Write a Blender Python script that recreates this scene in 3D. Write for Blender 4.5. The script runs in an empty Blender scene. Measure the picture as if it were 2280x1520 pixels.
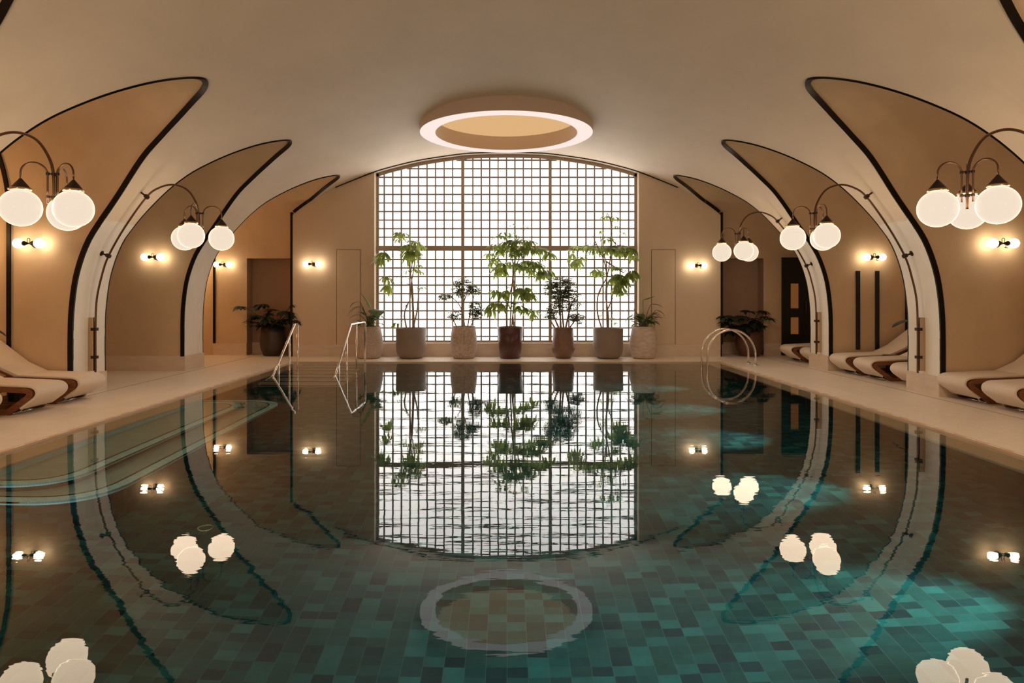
import bpy, math, random
from mathutils import Vector, Matrix
random.seed(7)
PI = math.pi
sc = bpy.context.scene
COL = sc.collection
F, CX, CY, CH = 1480.0, 1128.0, 658.0, 1.37      # focal length (px of a 2280 frame), vanishing point, eye height over the water

# ------------------------------------------------------------------ helpers
def at(px, py, Y):
    return Vector(((px - CX) * Y / F, Y, CH + (CY - py) * Y / F))

def tag(o, label=None, cat=None, group=None, kind=None):
    if label: o['label'] = label
    if cat: o['category'] = cat
    if group: o['group'] = group
    if kind: o['kind'] = kind
    return o

def thing(name, loc, label, cat, group=None, rz=0.0):
    o = bpy.data.objects.new(name, None)
    o.empty_display_size = 0.1
    COL.objects.link(o)
    o.location = loc
    o.rotation_euler = (0, 0, rz)
    return tag(o, label, cat, group)

class MB:
    """collects shapes into one mesh; coordinates are given in world space, org is the thing's base"""
    def __init__(s, org=(0, 0, 0)):
        s.v, s.f, s.sm, s.org = [], [], [], Vector(org)
    def add(s, vs, fs, smooth=False):
        b = len(s.v)
        s.v += [Vector(p) for p in vs]
        s.f += [tuple(b + i for i in f) for f in fs]
        s.sm += [smooth] * len(fs)
        return s
    def box(s, x0, x1, y0, y1, z0, z1):
        x0, x1 = min(x0, x1), max(x0, x1); y0, y1 = min(y0, y1), max(y0, y1); z0, z1 = min(z0, z1), max(z0, z1)
        return s.add([(x0,y0,z0),(x1,y0,z0),(x1,y1,z0),(x0,y1,z0),(x0,y0,z1),(x1,y0,z1),(x1,y1,z1),(x0,y1,z1)],
                     [(0,3,2,1),(4,5,6,7),(0,1,5,4),(1,2,6,5),(2,3,7,6),(3,0,4,7)])
    def rbox(s, x0, x1, y0, y1, z0, z1, b=0.008):
        """box with chamfered vertical and horizontal edges"""
        vs = []
        for (z, i) in ((z0, b), (z0 + b, 0), (z1 - b, 0), (z1, b)):
            a0, a1, c0, c1 = x0 + i, x1 - i, y0 + i, y1 - i
            vs += [(a0 + b, c0, z), (a1 - b, c0, z), (a1, c0 + b, z), (a1, c1 - b, z), (a1 - b, c1, z), (a0 + b, c1, z), (a0, c1 - b, z), (a0, c0 + b, z)]
        fs = [tuple(range(7, -1, -1)), tuple(range(24, 32))]
        for r in range(3):
            for k in range(8):
                k2 = (k + 1) % 8
                fs.append((r*8 + k, r*8 + k2, r*8 + 8 + k2, r*8 + 8 + k))
        return s.add(vs, fs)
    def tube(s, pts, r, n=10, caps=True):
        pts = [Vector(p) for p in pts]
        m = len(pts)
        rs = r if isinstance(r, (list, tuple)) else [r] * m
        vs, fs = [], []
        up = None
        for i, p in enumerate(pts):
            t = (pts[min(i + 1, m - 1)] - pts[max(i - 1, 0)]).normalized()
            if up is None:
                a = Vector((0, 0, 1)) if abs(t.z) < 0.9 else Vector((1, 0, 0))
                up = (a - t * a.dot(t)).normalized()
            else:
                up = (up - t * up.dot(t))
                up = up.normalized() if up.length > 1e-6 else t.orthogonal().normalized()
            w = t.cross(up)
            for k in range(n):
                a = 2 * PI * k / n
                vs.append(p + (up * math.cos(a) + w * math.sin(a)) * rs[i])
        for i in range(m - 1):
            for k in range(n):
                k2 = (k + 1) % n
                fs.append((i*n + k, i*n + k2, i*n + n + k2, i*n + n + k))
        s.add(vs, fs, True)
        if caps:
            s.add(vs[:n], [tuple(range(n - 1, -1, -1))])
            s.add(vs[-n:], [tuple(range(n))])
        return s
    def lathe(s, prof, c=(0, 0, 0), n=32, axis='z'):
        vs, fs = [], []
        c = Vector(c)
        for r, h in prof:
            for k in range(n):
                a = 2 * PI * k / n
                x, y = r * math.cos(a), r * math.sin(a)
                q = {'z': (x, y, h), 'x': (h, x, y), 'y': (x, h, y)}[axis]
                vs.append(c + Vector(q))
        m = len(prof)
        for i in range(m - 1):
            for k in range(n):
                k2 = (k + 1) % n
                fs.append((i*n + k, i*n + k2, i*n + n + k2, i*n + n + k))
        return s.add(vs, fs, True)
    def sphere(s, c, r, n=28, m=16, z0=-1.0, z1=1.0):
        a0, a1 = math.asin(z0), math.asin(z1)
        return s.lathe([(max(1e-5, r * math.cos(a0 + (a1 - a0) * i / m)), r * math.sin(a0 + (a1 - a0) * i / m)) for i in range(m + 1)], c, n)
    def extrude(s, poly, axis, a, b, smooth=False):
        """closed 2D polygon extruded along an axis: 'y' takes (x,z), 'x' takes (y,z), 'z' takes (x,y)"""
        def P(u, w, h):
            return {'y': (u, h, w), 'x': (h, u, w), 'z': (u, w, h)}[axis]
        n = len(poly)
        vs = [P(u, w, a) for u, w in poly] + [P(u, w, b) for u, w in poly]
        s.add(vs, [(i, (i + 1) % n, n + (i + 1) % n, n + i) for i in range(n)], smooth)
        b_ = len(s.v) - 2 * n
        s.f += [tuple(b_ + i for i in range(n - 1, -1, -1)), tuple(b_ + i for i in range(n, 2 * n))]; s.sm += [False, False]
        return s
    def build(s, name, m, parent=None, bev=0.0, recalc=True):
        me = bpy.data.meshes.new(name)
        me.from_pydata([tuple(p - s.org) for p in s.v], [], s.f)
        me.polygons.foreach_set('use_smooth', s.sm)
        if recalc:
            import bmesh
            bm = bmesh.new(); bm.from_mesh(me)
            bmesh.ops.remove_doubles(bm, verts=bm.verts, dist=1e-5)
            bmesh.ops.recalc_face_normals(bm, faces=bm.faces)
            bm.to_mesh(me); bm.free()
        me.materials.append(m)
        me.update()
        o = bpy.data.objects.new(name, me)
        COL.objects.link(o)
        if parent is None: o.location = s.org
        else: o.parent = parent
        if bev > 0:
            b = o.modifiers.new('bevel', 'BEVEL'); b.width = bev; b.segments = 2; b.limit_method = 'ANGLE'
        return o

def struct(name, mb, m, bev=0.0):
    return tag(mb.build(name, m, None, bev), kind='structure')

def copy_tree(o, parent=None):
    c = o.copy(); COL.objects.link(c)
    if parent is not None: c.parent = parent
    for ch in list(o.children): copy_tree(ch, c)
    return c

def catmull(pts, n=8):
    pts = [Vector(p) for p in pts]
    out = []
    for i in range(len(pts) - 1):
        p0 = pts[i - 1] if i else pts[0] * 2 - pts[1]
        p1, p2 = pts[i], pts[i + 1]
        p3 = pts[i + 2] if i + 2 < len(pts) else p2 * 2 - p1
        for k in range(n):
            t = k / n
            out.append(0.5 * ((2 * p1) + (p2 - p0) * t + (2*p0 - 5*p1 + 4*p2 - p3) * t*t + (3*p1 - p0 - 3*p2 + p3) * t**3))
    out.append(pts[-1])
    return out

def fillet(pts, rad, n=6, closed=False):
    """round the corners of a 2D polyline"""
    P = [Vector(p) for p in pts]
    N = len(P)
    out = []
    for i in range(N):
        if not closed and i in (0, N - 1):
            out.append(P[i]); continue
        a, b, c = P[i - 1], P[i], P[(i + 1) % N]
        r = rad[i] if isinstance(rad, (list, tuple)) else rad
        d1, d2 = (a - b).normalized(), (c - b).normalized()
        ang = d1.angle(d2)
        L = min(r / math.tan(ang / 2), (a - b).length * .49, (c - b).length * .49)
        q1, q2 = b + d1 * L, b + d2 * L
        for k in range(n + 1):
            t = k / n
            out.append(q1 * (1 - t)**2 + b * 2 * t * (1 - t) + q2 * t * t)
    return out

def interp(tab, x):
    if x <= tab[0][0]: return tab[0][1]
    for (a, b), (c, d) in zip(tab, tab[1:]):
        if x <= c: return b + (d - b) * (x - a) / (c - a)
    return tab[-1][1]

# ------------------------------------------------------------------ materials
def new_mat(name):
    m = bpy.data.materials.new(name); m.use_nodes = True
    nt = m.node_tree
    for n in list(nt.nodes): nt.nodes.remove(n)
    out = nt.nodes.new('ShaderNodeOutputMaterial')
    return m, nt, out

def N(nt, t, **kw):
    n = nt.nodes.new(t)
    for k, v in kw.items():
        if k in n.inputs.keys(): n.inputs[k].default_value = v
        else: setattr(n, k, v)
    return n

def rgba(c): return (c[0], c[1], c[2], 1.0)

def pbr(name, col, rough=.6, metal=0.0, var=0.0, scale=3.0, bump=0.0, bscale=40.0, spec=.5, stretch=(1, 1, 1), col2=None, coat=0.0):
    m, nt, out = new_mat(name)
    b = N(nt, 'ShaderNodeBsdfPrincipled')
    b.inputs['Base Color'].default_value = rgba(col)
    b.inputs['Roughness'].default_value = rough
    b.inputs['Metallic'].default_value = metal
    b.inputs['Specular IOR Level'].default_value = spec
    b.inputs['Coat Weight'].default_value = coat
    nt.links.new(b.outputs[0], out.inputs[0])
    if var or bump:
        tc = N(nt, 'ShaderNodeTexCoord'); mp = N(nt, 'ShaderNodeMapping')
        mp.inputs['Scale'].default_value = stretch
        nt.links.new(tc.outputs['Object'], mp.inputs[0])
    if var:
        no = N(nt, 'ShaderNodeTexNoise'); no.inputs['Scale'].default_value = scale; no.inputs['Detail'].default_value = 6
        no.inputs['Roughness'].default_value = .6
        nt.links.new(mp.outputs[0], no.inputs['Vector'])
        cr = N(nt, 'ShaderNodeValToRGB')
        c2 = col2 or tuple(c * (1 + var) for c in col); c1 = tuple(c * (1 - var) for c in col)
        cr.color_ramp.elements[0].color = rgba(c1); cr.color_ramp.elements[1].color = rgba(c2)
        cr.color_ramp.elements[0].position = .3; cr.color_ramp.elements[1].position = .7
        nt.links.new(no.outputs['Fac'], cr.inputs[0]); nt.links.new(cr.outputs[0], b.inputs['Base Color'])
    if bump:
        n2 = N(nt, 'ShaderNodeTexNoise'); n2.inputs['Scale'].default_value = bscale; n2.inputs['Detail'].default_value = 5
        nt.links.new(mp.outputs[0], n2.inputs['Vector'])
        bp = N(nt, 'ShaderNodeBump'); bp.inputs['Strength'].default_value = bump; bp.inputs['Distance'].default_value = .01
        nt.links.new(n2.outputs['Fac'], bp.inputs['Height']); nt.links.new(bp.outputs[0], b.inputs['Normal'])
    return m

def emit(name, col, strength, cells=None):
    m, nt, out = new_mat(name)
    e = N(nt, 'ShaderNodeEmission'); e.inputs['Color'].default_value = rgba(col); e.inputs['Strength'].default_value = strength
    nt.links.new(e.outputs[0], out.inputs[0])
    if cells:                                   # glass blocks: every block a slightly different tint
        tc = N(nt, 'ShaderNodeTexCoord'); sp = N(nt, 'ShaderNodeVectorMath', operation='DIVIDE')
        sp.inputs[1].default_value = (cells, 1, cells)
        fl = N(nt, 'ShaderNodeVectorMath', operation='FLOOR')
        wn = N(nt, 'ShaderNodeTexWhiteNoise', noise_dimensions='3D')
        nt.links.new(tc.outputs['Object'], sp.inputs[0]); nt.links.new(sp.outputs[0], fl.inputs[0]); nt.links.new(fl.outputs[0], wn.inputs['Vector'])
        no = N(nt, 'ShaderNodeTexNoise'); no.inputs['Scale'].default_value = .6
        nt.links.new(tc.outputs['Object'], no.inputs['Vector'])
        mx = N(nt, 'ShaderNodeMix', data_type='RGBA'); mx.inputs['Factor'].default_value = .05
        nt.links.new(wn.outputs['Color'], mx.inputs['B']); mx.inputs['A'].default_value = rgba(col)
        wv = N(nt, 'ShaderNodeTexWave', bands_direction='X'); wv.inputs['Scale'].default_value = 13
        wm = N(nt, 'ShaderNodeMapRange'); wm.inputs['To Min'].default_value = .975; wm.inputs['To Max'].default_value = 1.02
        nt.links.new(tc.outputs['Object'], wv.inputs['Vector']); nt.links.new(wv.outputs['Fac'], wm.inputs['Value'])
        mu = N(nt, 'ShaderNodeVectorMath', operation='SCALE')
        nt.links.new(mx.outputs['Result'], mu.inputs[0]); nt.links.new(wm.outputs['Result'], mu.inputs['Scale'])
        nt.links.new(mu.outputs[0], e.inputs['Color'])
    return m

def globe_mat(name, col, strength, rim):
    """opal glass: glowing body with a clear glossy skin"""
    m, nt, out = new_mat(name)
    e = N(nt, 'ShaderNodeEmission'); e.inputs['Color'].default_value = rgba(col); e.inputs['Strength'].default_value = strength
    g = N(nt, 'ShaderNodeBsdfGlossy'); g.inputs['Roughness'].default_value = .08
    mx = N(nt, 'ShaderNodeMixShader'); fr = N(nt, 'ShaderNodeFresnel'); fr.inputs['IOR'].default_value = rim
    nt.links.new(fr.outputs[0], mx.inputs[0]); nt.links.new(e.outputs[0], mx.inputs[1]); nt.links.new(g.outputs[0], mx.inputs[2])
    nt.links.new(mx.outputs[0], out.inputs[0])
    return m

def leaf_mat(name, col, trans, tw, var=.35, rough=.38):
    m, nt, out = new_mat(name)
    tc = N(nt, 'ShaderNodeTexCoord'); no = N(nt, 'ShaderNodeTexNoise'); no.inputs['Scale'].default_value = 9
    nt.links.new(tc.outputs['Object'], no.inputs['Vector'])
    mr = N(nt, 'ShaderNodeMapRange'); mr.inputs['To Min'].default_value = 1 - var; mr.inputs['To Max'].default_value = 1 + var
    mr.inputs['From Min'].default_value = .3; mr.inputs['From Max'].default_value = .7
    nt.links.new(no.outputs['Fac'], mr.inputs['Value'])
    b = N(nt, 'ShaderNodeBsdfPrincipled'); b.inputs['Roughness'].default_value = rough
    t = N(nt, 'ShaderNodeBsdfTranslucent')
    for c, s in ((col, b.inputs['Base Color']), (trans, t.inputs['Color'])):
        v = N(nt, 'ShaderNodeVectorMath', operation='SCALE'); v.inputs[0].default_value = c
        nt.links.new(mr.outputs['Result'], v.inputs['Scale']); nt.links.new(v.outputs[0], s)
    mx = N(nt, 'ShaderNodeMixShader'); mx.inputs[0].default_value = tw
    nt.links.new(b.outputs[0], mx.inputs[1]); nt.links.new(t.outputs[0], mx.inputs[2]); nt.links.new(mx.outputs[0], out.inputs[0])
    return m

def tile_mat(name, su, sv, cols, grout, wall=False, gw=.03, rough=.3, nz=.25, spec=.5):
    """glazed tiles, every tile its own tone"""
    m, nt, out = new_mat(name)
    tc = N(nt, 'ShaderNodeTexCoord'); sx = N(nt, 'ShaderNodeSeparateXYZ'); nt.links.new(tc.outputs['Object'], sx.inputs[0])
    cb = N(nt, 'ShaderNodeCombineXYZ')
    if wall:
        ad = N(nt, 'ShaderNodeMath', operation='ADD'); nt.links.new(sx.outputs['X'], ad.inputs[0]); nt.links.new(sx.outputs['Y'], ad.inputs[1])
        nt.links.new(ad.outputs[0], cb.inputs['X']); nt.links.new(sx.outputs['Z'], cb.inputs['Y'])
    else:
        nt.links.new(sx.outputs['X'], cb.inputs['X']); nt.links.new(sx.outputs['Y'], cb.inputs['Y'])
    dv = N(nt, 'ShaderNodeVectorMath', operation='DIVIDE'); dv.inputs[1].default_value = (su, sv, 1)
    nt.links.new(cb.outputs[0], dv.inputs[0])
    fl = N(nt, 'ShaderNodeVectorMath', operation='FLOOR'); fr = N(nt, 'ShaderNodeVectorMath', operation='FRACTION')
    nt.links.new(dv.outputs[0], fl.inputs[0]); nt.links.new(dv.outputs[0], fr.inputs[0])
    wn = N(nt, 'ShaderNodeTexWhiteNoise', noise_dimensions='3D'); nt.links.new(fl.outputs[0], wn.inputs['Vector'])
    cr = N(nt, 'ShaderNodeValToRGB'); cr.color_ramp.interpolation = 'LINEAR'
    el = cr.color_ramp.elements
    while len(el) < len(cols): el.new(.5)
    for i, c in enumerate(cols): el[i].position = i / (len(cols) - 1); el[i].color = rgba(c)
    nt.links.new(wn.outputs['Value'], cr.inputs[0])
    no = N(nt, 'ShaderNodeTexNoise'); no.inputs['Scale'].default_value = 14; nt.links.new(tc.outputs['Object'], no.inputs['Vector'])
    mr = N(nt, 'ShaderNodeMapRange'); mr.inputs['To Min'].default_value = 1 - nz; mr.inputs['To Max'].default_value = 1 + nz
    nt.links.new(no.outputs['Fac'], mr.inputs['Value'])
    sc_ = N(nt, 'ShaderNodeVectorMath', operation='SCALE'); nt.links.new(cr.outputs[0], sc_.inputs[0]); nt.links.new(mr.outputs['Result'], sc_.inputs['Scale'])
    s2 = N(nt, 'ShaderNodeSeparateXYZ'); nt.links.new(fr.outputs[0], s2.inputs[0])
    a = N(nt, 'ShaderNodeMath', operation='LESS_THAN'); a.inputs[1].default_value = gw; nt.links.new(s2.outputs['X'], a.inputs[0])
    b_ = N(nt, 'ShaderNodeMath', operation='LESS_THAN'); b_.inputs[1].default_value = gw * (.8 if wall else .35); nt.links.new(s2.outputs['Y'], b_.inputs[0])
    mxm = N(nt, 'ShaderNodeMath', operation='MAXIMUM'); nt.links.new(a.outputs[0], mxm.inputs[0]); nt.links.new(b_.outputs[0], mxm.inputs[1])
    mix = N(nt, 'ShaderNodeMix', data_type='RGBA'); nt.links.new(mxm.outputs[0], mix.inputs['Factor'])
    nt.links.new(sc_.outputs[0], mix.inputs['A']); mix.inputs['B'].default_value = rgba(grout)
    p = N(nt, 'ShaderNodeBsdfPrincipled'); p.inputs['Roughness'].default_value = rough; p.inputs['Specular IOR Level'].default_value = spec
    nt.links.new(mix.outputs['Result'], p.inputs['Base Color'])
    nt.links.new(p.outputs[0], out.inputs[0])
    return m

def slab_mat(name, col, su, sv, joint, rough=.4):
    m = tile_mat(name, su, sv, [tuple(c * .96 for c in col), col, tuple(c * 1.03 for c in col)], joint, gw=.006, rough=rough, nz=.06)
    return m

def water_mat():
    m, nt, out = new_mat('pool_water')
    tc = N(nt, 'ShaderNodeTexCoord')
    rf = N(nt, 'ShaderNodeBsdfRefraction'); rf.inputs['IOR'].default_value = 1.333; rf.inputs['Roughness'].default_value = 0.0
    rf.inputs['Color'].default_value = (.88, .975, .965, 1)
    gl = N(nt, 'ShaderNodeBsdfGlossy'); gl.inputs['Roughness'].default_value = 0.0; gl.inputs['Color'].default_value = (1, 1, 1, 1)
    fr = N(nt, 'ShaderNodeFresnel'); fr.inputs['IOR'].default_value = 1.38
    hs = None
    for scl, stretch, amp in ((5.0, (.30, 1.0, 1), 1.0), (17.0, (.22, 1.0, 1), .28), (45, (.3, 1.0, 1), .07)):
        mp = N(nt, 'ShaderNodeMapping'); mp.inputs['Scale'].default_value = stretch
        no = N(nt, 'ShaderNodeTexNoise'); no.inputs['Scale'].default_value = scl; no.inputs['Detail'].default_value = 1.0
        nt.links.new(tc.outputs['Object'], mp.inputs[0]); nt.links.new(mp.outputs[0], no.inputs['Vector'])
        mu = N(nt, 'ShaderNodeMath', operation='MULTIPLY'); mu.inputs[1].default_value = amp
        nt.links.new(no.outputs['Fac'], mu.inputs[0])
        if hs is None: hs = mu
        else:
            a = N(nt, 'ShaderNodeMath', operation='ADD'); nt.links.new(hs.outputs[0], a.inputs[0]); nt.links.new(mu.outputs[0], a.inputs[1]); hs = a
    bp = N(nt, 'ShaderNodeBump'); bp.inputs['Strength'].default_value = 1.0; bp.inputs['Distance'].default_value = WAVE
    nt.links.new(hs.outputs[0], bp.inputs['Height'])
    for n_ in (rf, gl, fr): nt.links.new(bp.outputs[0], n_.inputs['Normal'])
    mx = N(nt, 'ShaderNodeMixShader')
    nt.links.new(fr.outputs[0], mx.inputs[0]); nt.links.new(rf.outputs[0], mx.inputs[1]); nt.links.new(gl.outputs[0], mx.inputs[2])
    nt.links.new(mx.outputs[0], out.inputs[0])
    return m

WAVE = .0005
K = 1.0                                               # overall lamp scale
M = {}
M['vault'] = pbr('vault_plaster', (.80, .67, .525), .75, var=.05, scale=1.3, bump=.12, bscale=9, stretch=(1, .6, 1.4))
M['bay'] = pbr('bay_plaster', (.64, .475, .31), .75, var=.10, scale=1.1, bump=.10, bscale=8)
M['wall'] = pbr('wall_plaster', (.72, .565, .415), .7, var=.04, scale=1.2)
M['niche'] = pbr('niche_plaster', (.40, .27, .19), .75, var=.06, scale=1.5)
M['stone'] = pbr('travertine', (.72, .58, .46), .5, var=.06, scale=4, stretch=(1, 1, 3))
M['slot'] = pbr('drain_slot', (.36, .28, .21), .6)
M['pier'] = pbr('pale_limestone', (.90, .85, .775), .7, var=.05, scale=2.5, stretch=(1, 1, .5))
M['seam'] = pbr('pale_joint_and_glint', (.92, .86, .78), .7)
M['deck'] = slab_mat('deck_stone', (.90, .80, .69), 1.2, .9, (.80, .71, .61), .38)
M['coping'] = pbr('coping_stone', (.74, .54, .37), .5, var=.06, scale=4)
M['trim'] = pbr('black_metal', (.012, .009, .008), .35, .6)
M['bronze'] = pbr('bronze', (.16, .095, .06), .28, .9)
M['bronze_dark'] = pbr('dark_bronze', (.045, .026, .02), .4, .7)
M['brass'] = pbr('brushed_brass', (.55, .42, .30), .3, 1.0)
M['chrome'] = pbr('polished_steel', (.78, .72, .66), .12, 1.0)
M['frame'] = pbr('window_frame', (.42, .33, .26), .5)
M['grid'] = pbr('glass_block_joint', (.36, .31, .285), .6)
M['window'] = emit('daylit_glass_block', (1.0, .94, .88), 3.7, .1935)
M['globe'] = globe_mat('opal_globe', (1.0, .82, .645), .82 * K, 1.12)
M['sconce'] = emit('lit_opal_bulb', (1.0, .80, .54), 14.0 * K)
M['ring'] = emit('light_ring_diffuser', (.80, .665, .61), 1.15)
M['ringtop'] = emit('recess_ceiling_glow', (.72, .43, .20), .95)
M['ringbody'] = pbr('ring_plaster', (.66, .52, .42), .7)
M['cushion'] = pbr('cream_upholstery', (.80, .68, .57), .8, bump=.15, bscale=150)
M['wood'] = pbr('teak', (.23, .085, .036), .42, var=.35, scale=6, stretch=(1, 9, 9))
M['black'] = pbr('black_lacquer', (.012, .011, .011), .3)
M['soil'] = pbr('potting_soil', (.05, .032, .022), .95, var=.3, scale=40, bump=.6, bscale=60)
M['bark'] = pbr('pale_bark', (.40, .28, .20), .8, var=.25, scale=30)
M['stem'] = pbr('green_stem', (.10, .11, .045), .6)
M['scheff'] = leaf_mat('umbrella_leaf', (.10, .13, .040), (.42, .50, .10), .50)
M['small'] = leaf_mat('small_leaf', (.055, .065, .03), (.30, .32, .12), .38)
M['lily'] = leaf_mat('lily_leaf', (.030, .050, .022), (.20, .26, .06), .35)
M['dark_leaf'] = leaf_mat('dark_broad_leaf', (.013, .022, .014), (.05, .075, .025), .12, .35, .6)
M['pot_taupe'] = pbr('taupe_ceramic', (.26, .195, .155), .55, var=.05, scale=8)
M['pot_stone'] = pbr('carved_limestone', (.55, .43, .35), .75, var=.22, scale=16, bump=.9, bscale=26, stretch=(1, 1, 4))
M['pot_veined'] = pbr('veined_limestone', (.62, .51, .42), .6, var=.22, scale=7, bump=.3, bscale=20, stretch=(1, 1, 2.5))
M['pot_mottled'] = pbr('mottled_stone', (.50, .38, .31), .7, var=.28, scale=22, bump=.5, bscale=40)
M['pot_maroon'] = pbr('maroon_glaze', (.085, .028, .022), .3)
M['pot_brown'] = pbr('brown_ceramic', (.20, .105, .07), .42, var=.15, scale=14)
M['pot_dark'] = pbr('dark_ceramic', (.045, .026, .02), .45)
M['pot_terra'] = pbr('dark_terracotta', (.12, .05, .032), .5, var=.12, scale=6)
M['dgroove'] = pbr('shadow_groove', (.10, .065, .045), .8)
M['doorblack'] = pbr('black_door', (.010, .009, .008), .4)
M['doorglow'] = emit('lit_room_behind_glass', (.36, .13, .035), .4)
M['navy'] = pbr('navy_inlay', (.012, .010, .013), .4)
M['corridor'] = pbr('corridor_plaster', (.74, .52, .30), .7)
TEAL = [(t[0] * .55, t[1] * 1.0, t[2] * 1.06) for t in ((.012, .038, .044), (.014, .050, .054), (.017, .066, .064), (.025, .095, .090), (.022, .066, .058), (.034, .118, .108), (.050, .150, .135))]
M['tile'] = tile_mat('pool_floor_tile', .1165, .080, TEAL, (.075, .135, .125), gw=.028, rough=.45, spec=.08)
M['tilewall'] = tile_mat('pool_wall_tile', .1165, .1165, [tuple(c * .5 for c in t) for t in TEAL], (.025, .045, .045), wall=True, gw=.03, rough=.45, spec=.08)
M['mosaic'] = tile_mat('teal_mosaic', .025, .025, [(.44, .78, .76), (.48, .82, .80), (.52, .86, .83)], (.34, .60, .58), wall=True, gw=.12)
M['bench'] = pbr('bench_stone', (.36, .46, .38), .5, var=.08, scale=5)
M['water'] = water_mat()
M['lens'] = emit('underwater_lamp_lens', (.85, 1, 1), 3.0)

# ------------------------------------------------------------------ vault geometry
CTRL = [(5.78, 0), (5.78, .4), (5.78, .8), (5.765, 1.2), (5.70, 1.65), (5.56, 2.06), (5.37, 2.37), (5.16, 2.665), (4.93, 2.96), (4.70, 3.20),
        (4.43, 3.405), (4.18, 3.57), (3.87, 3.745), (3.54, 3.885), (2.94, 4.12), (2.4, 4.275), (1.83, 4.40), (1.0, 4.52), (.5, 4.548), (0, 4.557)]
PROF = [(p.x, p.y) for p in catmull([Vector((x, z)) for x, z in CTRL], 10)]
ZX = [(z, x) for x, z in PROF]
XZ = sorted((x, z) for x, z in PROF if z > 1.0)
def PX(z): return interp(ZX, z)
def PZ(x): return interp(XZ, abs(x))
ZTOP = PROF[-1][1]
APEX = 3.90
def sup(z, span, zs_, p):
    u = max(0.0, min(1.0, (z - zs_) / (APEX - zs_)))
    return span * (1 - max(0.0, 1 - u ** p) ** (1 / p))
def NEARW(z): return sup(z, 1.25, 2.2, 1.7)
def FARW(z): return sup(z, 1.12, 2.5, 1.9)
BAYS = [(.38, 2.75), (3.44, 5.92), (6.5, 8.87), (9.56, 11.93), (12.64, 15.1)]
YB, YE, YW = 14.75, -2.2, 15.05                # back wall face, rear end of the room, window plane
def near_y(k, z):
    a, b = BAYS[k]; return a + NEARW(min(z, APEX)) * (b - a) / 2.37
def far_y(k, z):
    a, b = BAYS[k]; return b - FARW(min(z, APEX)) * (b - a) / 2.37
def groin_far(k, z):
    y = far_y(k, z)
    return min(y, YB) if k == 4 else y
XOUT = {(-1, 0): 7.2, (-1, 1): 7.2, (-1, 2): 6.66, (-1, 3): 7.3, (-1, 4): 6.66, (1, 0): 7.2, (1, 1): 7.2, (1, 2): 7.25, (1, 3): 7.2, (1, 4): 7.2}
RC, RO, RI = Vector((-.005, 12.16, 0)), 1.57, 1.292

ZSEAM = 2.38
# main vault with its piers: one continuous plaster shell
zs = sorted(set([z for x, z in PROF if z < 3.6] + [3.6 + .01 * i for i in range(1, 28)] + [3.88, 3.885, 3.89, 3.894, 3.897, 3.8985, 3.8995, 3.9] + [z for x, z in PROF if z > 3.9]))
zs = sorted(set([z for z in zs if z >= .28 and abs(z - ZSEAM) > .012] + [ZSEAM])) ; zs = [.28] + zs if zs[0] > .28 else zs
mb = MB()
for sx in (-1, 1):
    for k in range(6):
        rows = [z for z in zs if not (k == 5 and z < 3.12) and not (k < 5 and z < ZSEAM - 1e-4)]
        vs, fs = [], []
        nu = 16
        for z in rows:
            y0 = YE if k == 0 else groin_far(k - 1, z)
            y1 = 15.1 if k == 5 else near_y(k, z)
            for u in range(nu + 1):
                vs.append((sx * PX(z), y0 + (y1 - y0) * u / nu, z))
        for r in range(len(rows) - 1):
            for u in range(nu):
                i = r * (nu + 1) + u
                q = (i, i + 1, i + nu + 2, i + nu + 1)
                c = sum((Vector(vs[j]) for j in q), Vector()) / 4
                if math.hypot(c.x - RC.x, c.y - RC.y) < 1.43: continue
                fs.append(q)
        mb.add(vs, fs, True)
# pale stone cladding of the piers up to the seam
for sx in (-1, 1):
    for k in range(5):
        cb = MB()
        rows = [z for z in zs if z <= ZSEAM + 1e-4]
        vs, fs = [], []
        for z in rows:
            y0 = YE if k == 0 else groin_far(k - 1, z)
            y1 = near_y(k, z)
            for u in range(5): vs.append((sx * PX(z), y0 + (y1 - y0) * u / 4, z))
        for r in range(len(rows) - 1):
            for u in range(4):
                i = r * 5 + u
                fs.append((i, i + 1, i + 6, i + 5))
        cb.add(vs, fs, True)
        struct('pier_' + ('left' if sx < 0 else 'right'), cb, M['pier'])
        y0 = YE if k == 0 else groin_far(k - 1, ZSEAM)
        y1 = near_y(k, ZSEAM)
        sb = MB(); x = PX(ZSEAM)
        sb.tube([(sx * (x - .001), y0 + .03, ZSEAM), (sx * (x - .001), y1 - .03, ZSEAM)], .006, 6)
        struct('trim_seam', sb, M['seam'])
# crown strip between the two topmost rows is closed by mirroring at x = 0
struct('ceiling', mb, M['vault'])

def trim_strip(mb, pts, nrm, out, w=.06, t0=-.004, t1=.024):
    """rectangular metal strip along pts; out = direction across, nrm = direction it stands proud"""
    vs, fs = [], []
    for p, n, o in zip(pts, nrm, out):
        for a, b in ((0, t0), (w, t0), (w, t1), (0, t1)):
            vs.append(p + o * a + n * b)
    for i in range(len(pts) - 1):
        for k in range(4):
            k2 = (k + 1) % 4
            fs.append((i*4 + k, i*4 + k2, i*4 + 4 + k2, i*4 + 4 + k))
    fs += [(3, 2, 1, 0), tuple(len(vs) - 4 + j for j in range(4))]
    mb.add(vs, fs)

def arch_pts(k, groin=False):
    """(Y, z) along a bay's cross vault from the near floor over the apex to the far floor"""
    zz = [.0, .28, .5] + [.6 + .1 * i for i in range(16)] + [2.2 + .05 * i for i in range(30)] + [3.70 + .0125 * i for i in range(15)] + [3.88, 3.885, 3.89, 3.894, 3.897, 3.8985, 3.8995]
    zz = sorted(set(round(z, 4) for z in zz if z <= APEX)) + ([APEX] if zz[-1] < APEX else [])
    g = groin_far if groin else far_y
    return [(near_y(k, z), z) for z in zz] + [(g(k, z), z) for z in reversed(zz[:-1])]

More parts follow.
